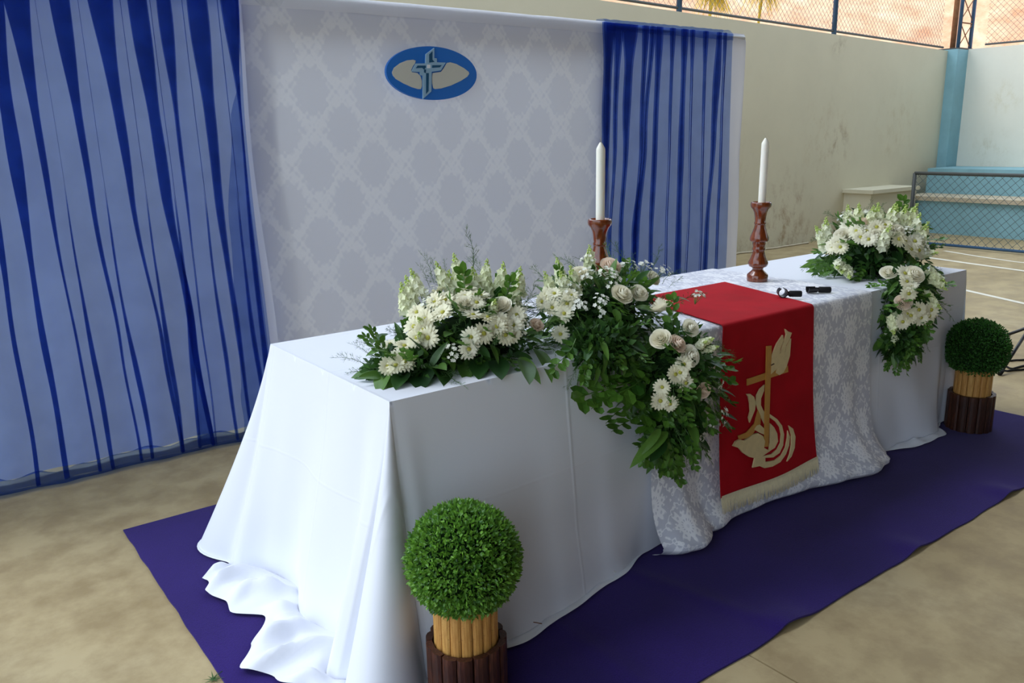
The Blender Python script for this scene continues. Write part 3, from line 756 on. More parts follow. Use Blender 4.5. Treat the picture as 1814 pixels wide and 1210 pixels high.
# applique
def red_y(z):
    t = (RT-.014-z)/(RT-.014-.147); return -.0335-.022*t-.032*max(0, t)**3-.004*t
def ur(pts, lift):
    out = []
    for u, v in pts:
        px, py = 1280+u/3.556, 560+v/3.556; y = -.045
        for _ in range(6):
            p = at(px, py, y=y); y = red_y(p.z)-lift
        out.append(at(px, py, y=y))
    return out
pieces = [
 ('cross_bar', 'gold', .002, [(155,397),(412,312),(414,352),(155,438)]), ('cross_upright', 'gold', .004, [(280,190),(310,187),(290,822),(265,825)]),
 ('dove_tail', 'gold', .002, [(98,755),(150,735),(200,680),(225,590),(240,620),(240,680),(205,720),(190,745),(150,770),(105,778)]),
 ('upper_dove', 'applique', .006, [(290,360),(300,330),(310,275),(325,225),(345,175),(382,120),(385,150),(365,205),(360,238),(370,232),(385,180),(405,115),(397,82),(415,98),(437,105),(425,140),(400,185),(388,245),(405,200),(433,142),(428,210),(425,250),(405,315),(385,355),(360,372),(340,360),(345,330),(300,372)]),
 ('flame', 'applique', .004, [(152,492),(175,490),(200,510),(210,550),(205,590),(185,640),(172,672),(165,640),(175,600),(172,550),(165,510)]),
 ('flame', 'applique', .003, [(265,432),(262,470),(243,520),(242,560),(255,590),(268,610),(270,690),(245,640),(225,590),(213,550),(215,500),(235,460)]),
 ('wing', 'applique', .003, [(200,715),(215,690),(235,683),(265,710),(268,750),(235,735)]),
 ('wing', 'applique', .003, [(300,675),(325,700),(345,740),(350,790),(330,830),(290,855),(300,800),(300,740)]),
 ('dove_body', 'applique', .006, [(68,820),(85,790),(110,778),(140,785),(165,770),(190,748),(225,738),(255,755),(268,790),(262,830),(300,850),(270,870),(245,890),(215,898),(170,888),(130,862),(105,832)]),
 ('flame', 'applique', .003, [(300,640),(335,665),(360,700),(370,745),(365,800),(345,840),(310,870),(245,885),(245,895),(320,890),(360,862),(382,815),(388,745),(375,690),(345,650),(300,618)]),
 ('flame', 'applique', .004, [(190,955),(205,890),(270,885),(270,920),(330,910),(370,880),(398,830),(410,770),(412,722),(425,760),(420,815),(400,870),(365,920),(315,948),(265,958),(235,945)]),
 ('flame', 'applique', .004, [(418,690),(445,710),(460,760),(455,830),(435,885),(407,917),(425,870),(435,810),(435,750)])]
for nm, mt, lf_, pp in pieces:
    local(MB().prism(ur(pp, lf_), (0, lf_+.001, 0)).build(nm, M[mt]), par)
local(MB().prism(ur([(305,308),(325,297),(328,303),(308,313)], .0075), (0, .003, 0)).build('dove_eye', M['darkwood']), par)

# ================================================================== CANDLES
TZ = .788
prof = [(.0,.0),(.047,.0),(.048,.006),(.048,.028),(.044,.033),(.030,.046),(.024,.054),(.027,.062),(.040,.068),(.045,.078),(.0445,.088),(.037,.104),(.029,.126),(.026,.14),(.029,.146),(.0295,.152),(.027,.157),(.028,.166),(.030,.174),(.029,.182),(.040,.186),(.043,.193),(.042,.204),(.034,.225),(.026,.25),(.024,.262),(.0265,.266),(.0265,.272),(.0235,.277),(.026,.30),(.029,.318),(.036,.332),(.045,.343),(.047,.352),(.046,.362),(.042,.365),(.036,.358),(.022,.354),(0,.354)]
stick = autosmooth(MB().lathe(prof, 40).build('candlestick', M['wood']), 40)
stick.location = (2.219, .478, TZ)
def make_candle(h):
    c = autosmooth(MB().lathe([(0,0),(.0170,0),(.0172,h-.028),(.0165,h-.022),(.009,h-.008),(.004,h),(0,h)], 28).build('candle', M['wax']), 40)
    MB().tube([(0,0,h-.003),(-.001,0,h+.006),(-.004,0,h+.013),(-.006,.001,h+.018)], .0011, 6).build('wick', M['wick'], c, True); return c
can = make_candle(.296); can.location = (2.219+.004, .478, TZ+.354); can.rotation_euler = (0, math.radians(.8), 0)
tag(stick, 'turned dark wood candlestick standing on the damask right of the red banner', 'candlestick', 'altar candlesticks')
tag(can, 'white candle in the right candlestick beside the microphone clips', 'candle', 'altar candles')
s2 = copy_tree(stick); s2.location = (1.185, .45, TZ); s2.rotation_euler.z = 1.1
c2 = copy_tree(can); c2.location = (1.185+.002, .45, TZ+.354); c2.rotation_euler = (0, 0, .6)
tag(s2, 'turned dark wood candlestick rising behind the middle flower arrangement', 'candlestick', 'altar candlesticks')
tag(c2, 'white candle in the left candlestick in front of the blue curtain edge', 'candle', 'altar candles')

# ================================================================== MICROPHONE CLIPS
def mic_clip(loc, rz, tilt, label, openc):
    r_ = empty('microphone_clip', loc); tag(r_, label, 'microphone clip', 'black microphone clips on the altar')
    r_.rotation_euler = (0, 0, rz)
    R = .0205
    # open sleeve
    n = 22; a0 = math.radians(openc); rows = []
    for xx in (-.020, -.012, .0, .012, .02):
        rr = R*(1 - .10*(xx+.02)/.04)
        rows.append([Vector((xx, rr*math.cos(PI/2+a0+(2*PI-2*a0)*i/n), R+rr*math.sin(PI/2+a0+(2*PI-2*a0)*i/n))) for i in range(n+1)])
    b = MB().grid(rows); ins = [[Vector((p.x, p.y*.82, R+(p.z-R)*.82)) for p in r2] for r2 in rows]; b.grid([list(reversed(x_)) for x_ in ins])
    for q in (0, -1): b.grid([rows[q], ins[q]])
    b.grid([[r2[0] for r2 in rows], [r2[0] for r2 in ins]]); b.grid([[r2[-1] for r2 in rows], [r2[-1] for r2 in ins]])
    M_ = Matrix.Rotation(tilt, 4, 'Z')
    b.v = [M_ @ v for v in b.v]
    b.build('sleeve', M['black'], r_, True)
    MB().tube([(.014, 0, .016), (.03, 0, .014)], .009, 12).build('hinge', M['black'], r_, True)
    autosmooth(MB().tube([(.028, 0, .014), (.032, 0, .014), (.075, 0, .0135), (.079, 0, .0135)], [.011, .0132, .0132, .012], 18).build('threaded_socket', M['rubber'], r_), 40)
    MB().tube([(.022, -.016, .015), (.022, .016, .015)], .004, 10).build('pivot_bolt', M['steel_dark'], r_, True)
p1 = at(1385, 526, z=.796); mic_clip((p1.x, p1.y, .7955), math.radians(-42), math.radians(90), 'black microphone clip lying on the edge of the red banner', 25)
p2 = at(1438, 518, z=.79); mic_clip((p2.x, p2.y, .7875), math.radians(-40), math.radians(5), 'black microphone clip lying open on the white damask', 75)

# ================================================================== TOPIARIES
def foliage_ball(name, R, n, size, mat, parent, z, seed):
    rnd = random.Random(seed); b = MB()
    for i in range(n):
        zz = 1-2*(i+.5)/n; a = i*PI*(3-5**.5); rr = math.sqrt(1-zz*zz)
        d = Vector((rr*math.cos(a), rr*math.sin(a), zz))
        rad = R*rnd.uniform(.90, 1.02); p = d*rad
        t = (d*rnd.uniform(.35, 1.1)+Vector((rnd.gauss(0,.55), rnd.gauss(0,.55), rnd.gauss(.15,.55)))).normalized()
        s = t.cross(d+Vector((rnd.gauss(0,.4), rnd.gauss(0,.4), rnd.gauss(0,.4)))).normalized(); nn = s.cross(t)
        l = size*rnd.uniform(.75, 1.25); wd = l*.30
        b.add([p, p+t*l*.5+s*wd, p+t*l*.5-s*wd-nn*0, p+t*l+nn*l*.12, p+t*l*.5-nn*wd*.35], [(0,1,4), (0,4,2), (1,3,4), (4,3,2)])
    o = b.build(name, mat, parent, False, fix=False); o.location = (0, 0, z); return tag(o, kind='stuff')
def staves(parent, name, R, z0, z1, n, th, mat, seed, uneven):
    rnd = random.Random(seed)
    for i in range(n):
        a = 2*PI*i/n; wd = 2*PI*R/n*.455
        t1 = z1+rnd.uniform(-uneven, 0); b = MB()
        # a stave with a rounded outer face
        sec = [(-wd, -th), (-wd, -.001), (-wd*.6, th*.34), (0, th*.48), (wd*.6, th*.34), (wd, -.001), (wd, -th)]
        b.prism([(y_, -0.0 + (R+x_) , z0) for y_, x_ in sec], (0, 0, t1-z0))
        o = b.build(name, mat, parent); o.rotation_euler = (0, rnd.uniform(-.006, .006), a)
def topiary(x, y, lab_t, lab_s, mat, n, size, seed, zs_):
    st = empty('wooden_stand', (x, y, .0095)); tag(st, lab_s, 'plant stand', 'dark stave stands')
    H1 = .185
    staves(st, 'stave', .101, 0, H1, 15, .013, M['darkwood'], seed, .004)
    autosmooth(MB().lathe([(0,.004),(.087,.004),(.087,H1-.02),(0,H1-.02)], 30).build('inner_drum', M['darkwood'], st), 40)
    tp = empty('boxwood_topiary', (x, y, .0095+H1-.0195)); tag(tp, lab_t, 'plant', 'boxwood ball topiaries')
    h = .145
    staves(tp, 'bamboo_slat', .080, 0, h, 17, .009, M['bamboo'], seed+5, .003)
    autosmooth(MB().lathe([(0,.003),(.072,.003),(.072,h-.012),(0,h-.012)], 30).build('pot_liner', M['bamboo'], tp), 40)
    zc = h+.098; MB().lathe([(.127*math.sin(PI*i/18), -.127*math.cos(PI*i/18)) for i in range(19)], 28, (0,0,zc)).build('dark_core', M['core'], tp, True)  # plain dark green sphere filling the ball behind the leaves
    foliage_ball('foliage', .141, n, size, mat, tp, zc, seed)
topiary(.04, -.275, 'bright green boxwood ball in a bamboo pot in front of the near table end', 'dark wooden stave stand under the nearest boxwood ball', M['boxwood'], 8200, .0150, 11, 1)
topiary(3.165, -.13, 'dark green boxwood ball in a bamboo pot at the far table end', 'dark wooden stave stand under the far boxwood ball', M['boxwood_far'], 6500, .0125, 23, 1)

# ================================================================== FLOWERS: shared meshes
def data_of(b, mat, smooth=False):
    me = bpy.data.meshes.new('m'); me.from_pydata([tuple(v) for v in b.v], [], b.f); me.update()
    if smooth: me.polygons.foreach_set('use_smooth', [True]*len(me.polygons))
    me.materials.append(mat); return me
def daisy_mesh(seed):
    rnd = random.Random(seed); b = MB()
    for ring, (n, r0, r1, up, ph) in enumerate(((17, .10, 1.0, .05, 0), (14, .08, .80, .22, .2))):
        for i in range(n):
            a = 2*PI*i/n+ph+rnd.uniform(-.06, .06); l = r1*rnd.uniform(.88, 1.05); wd = .115
            d = Vector((math.cos(a), math.sin(a), 0)); s = Vector((-d.y, d.x, 0)); u = up+rnd.uniform(-.06, .08)
            P = [d*r0, d*l*.45+Vector((0,0,u*.7)), d*l*.85+Vector((0,0,u)), d*l+Vector((0,0,u*.9))]
            b.add([P[0]-s*wd*.5, P[0]+s*wd*.5, P[1]+s*wd, P[1]-s*wd, P[2]+s*wd*.95, P[2]-s*wd*.95, P[3]], [(0,1,2,3), (3,2,4,5), (5,4,6)])
    return data_of(b, M['daisy'], False)
def eye_mesh():
    b = MB().lathe([(.19,.06),(.18,.14),(.12,.19),(.05,.21),(0,.2)], 12); return data_of(b, M['daisy_eye'], True)
def rose_mesh(mat, seed):
    rnd = random.Random(seed); b = MB()
    for ring, (n, r, h, open_, z0) in enumerate(((2,.09,.60,-.3,.42),(3,.20,.66,-.25,.34),(3,.33,.72,-.12,.24),(4,.48,.74,.0,.14),(5,.66,.70,.14,.06),(5,.80,.64,.22,.0),(5,.90,.54,.34,-.03))):
        for i in range(n):
            a0 = 2*PI*i/n+ring*.7+rnd.uniform(-.1,.1); half = PI/n*1.35; rows = []
            for j in range(5):
                t = j/4; row = []
                for k_ in range(6):
                    s = k_/5*2-1; a = a0+half*s*(1-.25*t*t)
                    rr = r*(.35+.65*math.sin(t*PI/2)**.8)+open_*r*t**3*.55 + .02*s
                    z = z0+h*t*(1-.12*abs(s)**2.5*t)-open_*.35*t**4 - .06*abs(s)**3
                    row.append(Vector((rr*math.cos(a), rr*math.sin(a), z+rnd.uniform(-.01,.01))))
                rows.append(row)
            b.grid(rows)
    return data_of(b, mat, True)
def blossom(b, c, nrm, r, rnd):
    Mx = frame_mtx(c, nrm, r, rnd.uniform(0, 6))
    for i in range(5):
        a = 2*PI*i/5; d = Vector((math.cos(a), math.sin(a), 0)); s = Vector((-d.y, d.x, 0))
        b.add([Mx @ p for p in (Vector((0,0,0)), d*.55+s*.42+Vector((0,0,.25)), d*1.05+Vector((0,0,.18+rnd.uniform(-.1,.2))), d*.55-s*.42+Vector((0,0,.25)))], [(0,1,2), (0,2,3)])
def stock_meshes(seed):
    """a flower spike pointing along +Z, unit length"""
    rnd = random.Random(seed); b = MB(); g = MB()
    for i in range(19):
        t = i/18; z = .05+t*.66; a = i*2.4; rr = .17*(1-.45*t); d = Vector((math.cos(a), math.sin(a), .35))
        blossom(b, Vector((math.cos(a)*rr, math.sin(a)*rr, z)), d, .195*(1-.35*t)*rnd.uniform(.85, 1.15), rnd)
    g.tube([(0,0,-.35),(.02,0,.3),(0,.01,.95)], .018, 5)
    for i in range(10):
        t = i/9; z = .70+t*.3; a = i*2.4; rr = .085*(1-.7*t); c = Vector((math.cos(a)*rr, math.sin(a)*rr, z)); r = .055*(1-.45*t)
        g.lathe([(0,-r),(r*.8,-r*.4),(r*.85,r*.3),(0,r*1.2)], 6, c)
    return data_of(b, M['stock'], False), data_of(g, M['bud'], True)
def leaf_mesh(mat, wd, curve, tipp=1.0):
    b = MB(); rows = []
    for j in range(8):
        t = j/7; w_ = wd*math.sin(PI*min(1, t**.8*.96+.03))**.8*(1 if t < .999 else 0)
        z = -curve*t*t; row = []
        for s in (-1, -.5, 0, .5, 1): row.append(Vector((t, s*w_, z+abs(s)*w_*.28)))
        rows.append(row)
    b.grid(rows); return data_of(b, mat, True)
def sprig_mesh(seed, n, ll):
    rnd = random.Random(seed); b = MB(); pts = [Vector((i/8, .05*math.sin(i*.6), -.22*(i/8)**2)) for i in range(9)]
    b.tube(pts, [.012*(1-.6*i/8) for i in range(9)], 4, False)
    for i in range(n):
        t = .15+.85*i/(n-1); p = pts[min(7, int(t*8))].lerp(pts[min(8, int(t*8)+1)], t*8-int(t*8)); sgn = 1 if i % 2 else -1
        if i == n-1: sgn = 0
        a = sgn*rnd.uniform(.7, 1.1); d = Vector((math.cos(a), math.sin(a), rnd.uniform(-.35, .25))).normalized(); s = Vector((-d.y, d.x, rnd.uniform(-.3,.3))).normalized()
        l = ll*rnd.uniform(.8, 1.2); wd = l*.30
        b.add([p, p+d*l*.35+s*wd, p+d*l*.75+s*wd*.85, p+d*l, p+d*l*.75-s*wd*.85, p+d*l*.35-s*wd, p+d*l*.35+Vector((0,0,-.02)), p+d*l*.75+Vector((0,0,-.02))],
              [(0,1,6), (0,6,5), (1,2,7,6), (6,7,4,5), (2,3,7), (7,3,4)])
    return data_of(b, M['sprig'], False)
def wisp_mesh(seed, n):
    """feathery asparagus fern: a stem with hair-thin branchlets"""
    rnd = random.Random(seed); b = MB(); pts = [Vector((i/7, .06*math.sin(i*.7+seed), .05*math.sin(i*.5)-.10*(i/7)**2)) for i in range(8)]
    b.tube(pts, [.008*(1-.7*i/7) for i in range(8)], 3, False)
    for i in range(n):
        t = .12+.85*i/n; q = t*7; p = pts[int(q)].lerp(pts[min(7, int(q)+1)], q-int(q)); a = rnd.uniform(-1.2, 1.2); e = rnd.uniform(-.8, .8)
        d = Vector((math.cos(a), math.sin(a), e)).normalized(); l = rnd.uniform(.12, .30)*(1-.4*t)
        b.tube([p, p+d*l*.6, p+d*l+Vector((.03,0,-.02))], [.004,.003,.0015], 3, False)
        for _ in range(3):
            d2 = (d+Vector((rnd.gauss(0,.5), rnd.gauss(0,.5), rnd.gauss(0,.5)))).normalized(); b.tube([p+d*l*.55, p+d*l*.55+d2*l*.5], [.003,.0015], 3, False)
    return data_of(b, M['fern'], False)
def breath_meshes(seed):
    """spray of tiny white blossoms on thin stems"""
    rnd = random.Random(seed); g = MB(); b = MB()
    for i in range(16):
        d = Vector((rnd.gauss(0,.5), rnd.gauss(0,.5), 1)).normalized(); l = rnd.uniform(.6, 1.05)
        p = d*l; g.tube([(0,0,0), d*l*.5+Vector((rnd.gauss(0,.04), rnd.gauss(0,.04), 0)), p], [.014,.01,.007], 3, False); blossom(b, p, d, rnd.uniform(.10, .16), rnd)
    return data_of(b, M['tiny'], False), data_of(g, M['stem'], False)
DAISY = [daisy_mesh(i) for i in range(3)]; EYE = eye_mesh()
ROSE = [rose_mesh(M['rose'], i) for i in range(2)]; PINK = [rose_mesh(M['rose_pink'], 9)]
STOCK = [stock_meshes(i) for i in range(2)]; BREATH = [breath_meshes(i) for i in range(2)]
LEAF = [leaf_mesh(M['leaf'], .19, .18), leaf_mesh(M['leaf_dark'], .23, .1), leaf_mesh(M['leaf'], .13, .3)]
SPRIG = [sprig_mesh(i, 11, .26) for i in range(3)]; WISP = [wisp_mesh(i, 22) for i in range(3)]

# ------------------------------------------------------------------ arrangements
class Arr:
    def __init__(s, loc, label, seed):
        s.o = empty('flower_arrangement', loc); tag(s.o, label, 'flower arrangement', 'white altar flower arrangements')
        s.loc = Vector(loc); s.rnd = random.Random(seed)
        s.blobs = []
    def surf(s, px, py, blob, k_=1.0):
        """the point of a mound's surface seen at this place, and its outward normal"""
        C, R = s.blobs[blob]; d = _f + _r*((px-CX)/F_PX) - _u*((py-CY)/F_PX)
        sc3 = lambda v: Vector((v.x/(R[0]*k_), v.y/(R[1]*k_), v.z/(R[2]*k_)))
        o_, e = sc3(CAM-C), sc3(d); a = e.dot(e); b_ = o_.dot(e); c_ = o_.dot(o_)-1; disc = b_*b_-a*c_
        t = (-b_-math.sqrt(disc))/a if disc > 0 else -b_/a
        p = CAM+d*t; q = sc3(p-C); n = Vector((q.x/R[0], q.y/R[1], q.z/R[2])).normalized()
        return p, n
    def put(s, me, name, p, n, size, spin=None, xhint=None, parent=None):
        M_ = frame_mtx(p-s.loc, n, size, s.rnd.uniform(0, 6.28) if spin is None else spin, xhint)
        return inst(me, s.o, name, M_)
    def face(s, n, wob=.25):
        v = n*.75+Vector((-.35,-.55,.35))*.6+Vector((s.rnd.gauss(0,wob), s.rnd.gauss(0,wob), s.rnd.gauss(0,wob))); return v.normalized()
    def daisy(s, px, py, b=0, r=.036, k_=1.0):
        p, n = s.surf(px, py, b, k_); f = s.rnd.choice(DAISY); o = s.put(f, 'daisy', p, s.face(n), r*s.rnd.uniform(.9, 1.1))
        inst(EYE, o, 'daisy_eye', Matrix.Identity(4))
    def rose(s, px, py, b=0, r=.034, pink=False, k_=1.0):
        p, n = s.surf(px, py, b, k_); n = s.face(n, .2); s.put(s.rnd.choice(PINK if pink else ROSE), 'rose', p-n*r*.5, n, r)
    def stock(s, px, py, b=0, l=.11, up=(0,0,1), k_=1.0):
        p, n = s.surf(px, py, b, k_); d = (n*.6+Vector(up)*.8+Vector((s.rnd.gauss(0,.12), s.rnd.gauss(0,.12), 0))).normalized()
        a, g = s.rnd.choice(STOCK); o = s.put(a, 'stock_spike', p-d*l*.4, d, l); inst(g, o, 'buds', Matrix.Identity(4))
    def breath(s, px, py, b=0, l=.07, k_=1.0):
        p, n = s.surf(px, py, b, k_); d = (n+Vector((0,0,.5))).normalized()
        a, g = s.rnd.choice(BREATH); o = s.put(a, 'tiny_blossom_spray', p-d*l*.6, d, l); inst(g, o, 'thin_stems', Matrix.Identity(4))
    def leafdir(s, me, name, p, d, size, flip=0.):
        """leaf meshes run along +X with +Z as the upper face"""
        x = d.normalized(); h = Vector((s.rnd.gauss(0,.3), s.rnd.gauss(0,.3)-.3, 1)); z = (h-x*h.dot(x)).normalized(); y = z.cross(x)
        M_ = Matrix((x, y, z)).transposed().to_4x4() @ Matrix.Scale(size, 4); M_.translation = p-s.loc; return inst(me, s.o, name, M_)
    def leaf(s, px0, py0, px1, py1, b=0, kind=0, zmin=None, k_=.9):
        """a large leaf from one seen place to another on the mound"""
        p, n = s.surf(px0, py0, b, k_); q, _ = s.surf(px1, py1, b, 1.0)
        if zmin is not None: p = at(px0, py0, z=zmin+.02); q = at(px1, py1, z=zmin+.012)
        s.leafdir(LEAF[kind], 'leaf', p, q-p, (q-p).length)
    def scatter(s, b, nleaf, nsprig, nwisp, sizes, droop, zmin, ymax=None, skip_top=.75):
        C, R = s.blobs[b]; rnd = s.rnd; made = 0
        def rp(kk):
            for _ in range(60):
                z = rnd.uniform(-1, .95); a = rnd.uniform(0, 2*PI); rr = math.sqrt(1-z*z); u = Vector((rr*math.cos(a), rr*math.sin(a), z))
                p = C+Vector((u.x*R[0], u.y*R[1], u.z*R[2]))*kk
                if p.z < zmin: continue
                if ymax is not None and p.y > ymax: continue
                n = Vector((u.x/R[0], u.y/R[1], u.z/R[2])).normalized(); return p, n
            return None, None
        for name, meshes, cnt, sz, kk in (('leaf', LEAF, nleaf, sizes[0], .72), ('leaf_sprig', SPRIG, nsprig, sizes[1], .62), ('fern_wisp', WISP, nwisp, sizes[2], .8)):
            for _ in range(cnt):
                p, n = rp(kk)
                if p is None: continue
                t = Vector((rnd.gauss(0,1), rnd.gauss(0,1), rnd.gauss(0,1)))
                d = (n*1.0+(t-n*t.dot(n))*.45+Vector((0,0,-droop)))
                if p.z < zmin+.05 and d.z < 0: d.z *= .15
                s.leafdir(rnd.choice(meshes), name, p, d, sz*rnd.uniform(.75, 1.2))
    def filler(s, n, size, zmin):
        """the dense small leaves inside, too many to count"""
        rnd = s.rnd; b = MB()
        for C, R in s.blobs:
            for _ in range(n):
                z = rnd.uniform(-1, 1); a = rnd.uniform(0, 2*PI); rr = math.sqrt(1-z*z); u = Vector((rr*math.cos(a), rr*math.sin(a), z)); kk = rnd.uniform(.5, .86)
                p = C+Vector((u.x*R[0], u.y*R[1], u.z*R[2]))*kk
                if p.z < zmin: p.z = zmin+rnd.uniform(0, .02)
                t = (u+Vector((rnd.gauss(0,.8), rnd.gauss(0,.8), rnd.gauss(-.2,.8)))).normalized(); sd_ = t.orthogonal().normalized(); sd_ = (Matrix.Rotation(rnd.uniform(0, 6), 3, t) @ sd_)
                l = size*rnd.uniform(.7, 1.3); wd = l*.26
                p = p-s.loc; b.add([p, p+t*l*.5+sd_*wd, p+t*l, p+t*l*.5-sd_*wd], [(0,1,2,3)])
            # a dark heart of foam and stems
        o = b.build('foliage_filler', M['filler'], s.o, False, fix=False); tag(o, kind='stuff')
        h = MB()
        for C, R in s.blobs:
            pr_ = [(math.sin(PI*i/10), -math.cos(PI*i/10)) for i in range(11)]; q = MB().lathe(pr_, 16)
            h.add([Vector((v.x*R[0]*.55, v.y*R[1]*.55, max((zmin-C.z)+.005, v.z*R[2]*.55)))+C-s.loc for v in q.v], q.f)
        h.build('foam_block', M['core'], s.o, True)

T0 = .781
# --- left arrangement, lying on the white cloth
A1 = Arr((.40, .24, T0), 'low white daisy arrangement lying on the near end of the altar table', 31)
A1.blobs = [(Vector((.44, .25, .83)), (.27, .19, .17)), (Vector((.20, .22, .795)), (.16, .13, .07))]
g = lambda u, v: (600+u/4.034, 420+v/4.034)
for u, v in [(690,460),(760,450),(745,540),(560,540),(620,590),(540,640),(610,660),(560,720),(640,720),(945,715),(1035,690),(930,800),(985,470),(1065,575),(960,560),(900,430),(920,380),(1130,640),(1180,640),(1245,630),(1190,700),(1240,690),(880,330),(1150,590),(700,400),(1010,420),(1270,560)]: A1.daisy(*g(u, v))
for u, v in [(370,770),(470,780),(430,860),(350,925),(470,890),(410,920)]: A1.daisy(*g(u, v), b=1, r=.034)
A1.rose(*g(1150,480), r=.036); A1.rose(*g(900,470), r=.03); A1.rose(*g(1420,620), r=.024, pink=True)
for u, v in [(560,330),(470,440),(510,390),(745,280),(850,230),(880,300),(1050,270),(1060,340),(1160,290),(1290,320),(1260,400),(800,350),(980,320)]: A1.stock(*g(u, v+20), l=.10)
for u, v in [(600,620),(590,720),(1110,510)]: A1.stock(*g(u, v), l=.07, up=(-.3,-.4,.5))
for u, v in [(620,480),(1300,500),(830,810),(1220,380),(640,400),(1320,640)]: A1.breath(*g(u, v), l=.05)
for (a, b_, c_, d_, k_) in [(300,975,120,1005,1),(340,960,275,1075,0),(470,960,405,1065,1),(580,900,585,1060,1),(670,900,785,1040,1),(900,880,915,990,0),(1010,880,1000,990,1),(1130,880,1165,990,1),(1310,880,1385,995,0),(1400,800,1560,920,2),(1330,700,1520,670,0),(460,700,390,730,1),(350,690,235,745,1),(310,800,190,835,0),(300,890,90,915,2),(260,930,40,995,2),(1290,860,1430,960,2),(860,880,790,950,0),(720,880,680,970,1)]:
    A1.leaf(*g(a, b_), *g(c_, d_), kind=k_, zmin=T0)
A1.scatter(0, 70, 34, 30, (.085, .12, .13), .25, T0)
A1.scatter(1, 26, 14, 12, (.09, .10, .12), .15, T0)
A1.filler(900, .03, T0)
# tall thin fern stalks
for (a, b_, c_, d_) in [(690,330,640,160),(720,330,700,190),(660,360,610,230),(965,290,965,20),(1290,420,1370,320),(780,300,785,190)]:
    p, _ = A1.surf(*g(a, b_), 0, .9); q = p+Vector(((c_-a)*.00042, .02, abs(d_-b_)*.00045)); A1.leafdir(random.choice(WISP), 'fern_wisp', p, q-p, (q-p).length*1.3)

# --- middle arrangement, spilling over the front edge
A2 = Arr((1.0, .15, T0), 'rose and daisy arrangement spilling over the table front left of the red banner', 57)
A2.blobs = [(Vector((.93, .17, .87)), (.25, .19, .165)), (Vector((1.03, -.085, .69)), (.18, .12, .20)), (Vector((1.02, -.10, .50)), (.125, .08, .12)), (Vector((.78, .0, .80)), (.15, .10, .09))]
g = lambda u, v: (930+u/2.88, 420+v/2.88)
for u, v, r, pk in [(500,285,.038,0),(585,280,.032,0),(440,140,.036,1),(660,205,.028,0),(275,180,.032,0)]: A2.rose(*g(u, v), b=0, r=r, pink=bool(pk))
for u, v, r, pk in [(690,345,.040,0),(690,515,.034,0),(785,540,.032,1),(850,460,.030,0),(848,605,.036,0),(915,785,.027,1)]: A2.rose(*g(u, v), b=1, r=r, pink=bool(pk))
A2.rose(*g(60,450), b=0, r=.024, pink=True)
for u, v in [(235,300),(150,290),(200,390),(140,360),(110,300),(215,340),(180,495),(90,330)]: A2.daisy(*g(u, v), b=0, r=.036)
for u, v in [(810,650),(765,700),(820,745),(700,765),(690,835),(740,850),(790,690)]: A2.daisy(*g(u, v), b=1, r=.034)
for u, v in [(180,190),(200,250),(330,130),(250,230),(130,260)]: A2.stock(*g(u, v), b=0, l=.10)
for u, v in [(930,530),(945,570),(905,545)]: A2.stock(*g(u, v), b=1, l=.06, up=(-.3,-.5,.4))
for u, v in [(330,120),(440,220),(385,345),(280,340),(520,150),(610,150),(690,170),(230,260),(420,180),(340,190)]: A2.breath(*g(u, v), b=0, l=.06)
for u, v in [(1010,910),(960,960),(900,1000),(880,300),(980,720)]: A2.breath(*g(u, v), b=1, l=.05)
A2.scatter(0, 80, 44, 42, (.075, .11, .13), .35, T0)
A2.scatter(1, 60, 56, 22, (.075, .12, .12), .75, .40, .02)
A2.scatter(2, 30, 36, 6, (.085, .11, .10), 1.1, .34, .0)
A2.scatter(3, 30, 26, 14, (.07, .10, .10), .7, .66, .1)
for (a, b_, c_, d_, k_) in [(700,960,560,1115,2),(690,1030,630,1140,1),(700,1060,750,1170,2),(750,1030,830,1120,2),(690,980,600,1090,2),(720,1000,700,1090,0)]: A2.leaf(*g(a, b_), *g(c_, d_), b=2, kind=k_)
for (a, b_, c_, d_, k_) in [(980,600,1065,595,1),(960,650,1040,650,1),(1000,780,1080,810,1),(1000,900,1090,930,1),(1020,940,1060,980,1),(780,310,850,320,0),(520,780,350,800,0),(520,820,440,870,0),(560,820,530,875,1),(590,810,580,870,1),(610,790,605,845,1),(420,620,330,680,0)]: A2.leaf(*g(a, b_), *g(c_, d_), b=1, kind=k_)
for (a, b_, c_, d_) in [(140,330,60,220),(120,300,30,290),(140,240,60,210)]: A2.leaf(*g(a, b_), *g(c_, d_), b=0, kind=0)
for (a, b_, c_, d_, y_) in [(1150,655,1045,690,-.10),(1150,690,1078,722,-.11),(1150,640,1080,660,-.09),(1140,670,1062,700,-.12),(1165,720,1095,740,-.11),(1190,690,1140,745,-.12),(1020,600,985,650,-.05),(1060,610,1040,665,-.07),(1230,640,1300,625,-.14),(1240,690,1302,700,-.13),(1240,720,1300,745,-.13),(1180,760,1135,775,-.12),(1230,750,1262,800,-.13)]:
    p = at(a, b_, y=y_+.03); q = at(c_, d_, y=y_); A2.leafdir(A2.rnd.choice(SPRIG), 'leaf_sprig', p, q-p, (q-p).length*1.05)
for (a, b_, c_, d_, k_) in [(1183,765,1122,810,2),(1178,780,1152,816,1),(1182,780,1192,826,2),(1195,770,1222,806,2),(1170,760,1140,800,2)]:
    p = at(a, b_, y=-.15); q = at(c_, d_, y=-.17); A2.leafdir(LEAF[k_], 'leaf', p, q-p, (q-p).length)
A2.filler(1000, .03, .38)
for (a, b_, c_, d_) in [(640,200,700,60),(700,240,830,180),(740,260,820,210),(800,330,960,330),(560,200,560,90),(320,140,260,90)]:
    p, _ = A2.surf(*g(a, b_), 0, .9); q = p+Vector(((c_-a)*.0007, .01, max(.02, (b_-d_)*.0006))); A2.leafdir(random.choice(WISP), 'fern_wisp', p, q-p, (q-p).length*1.25)

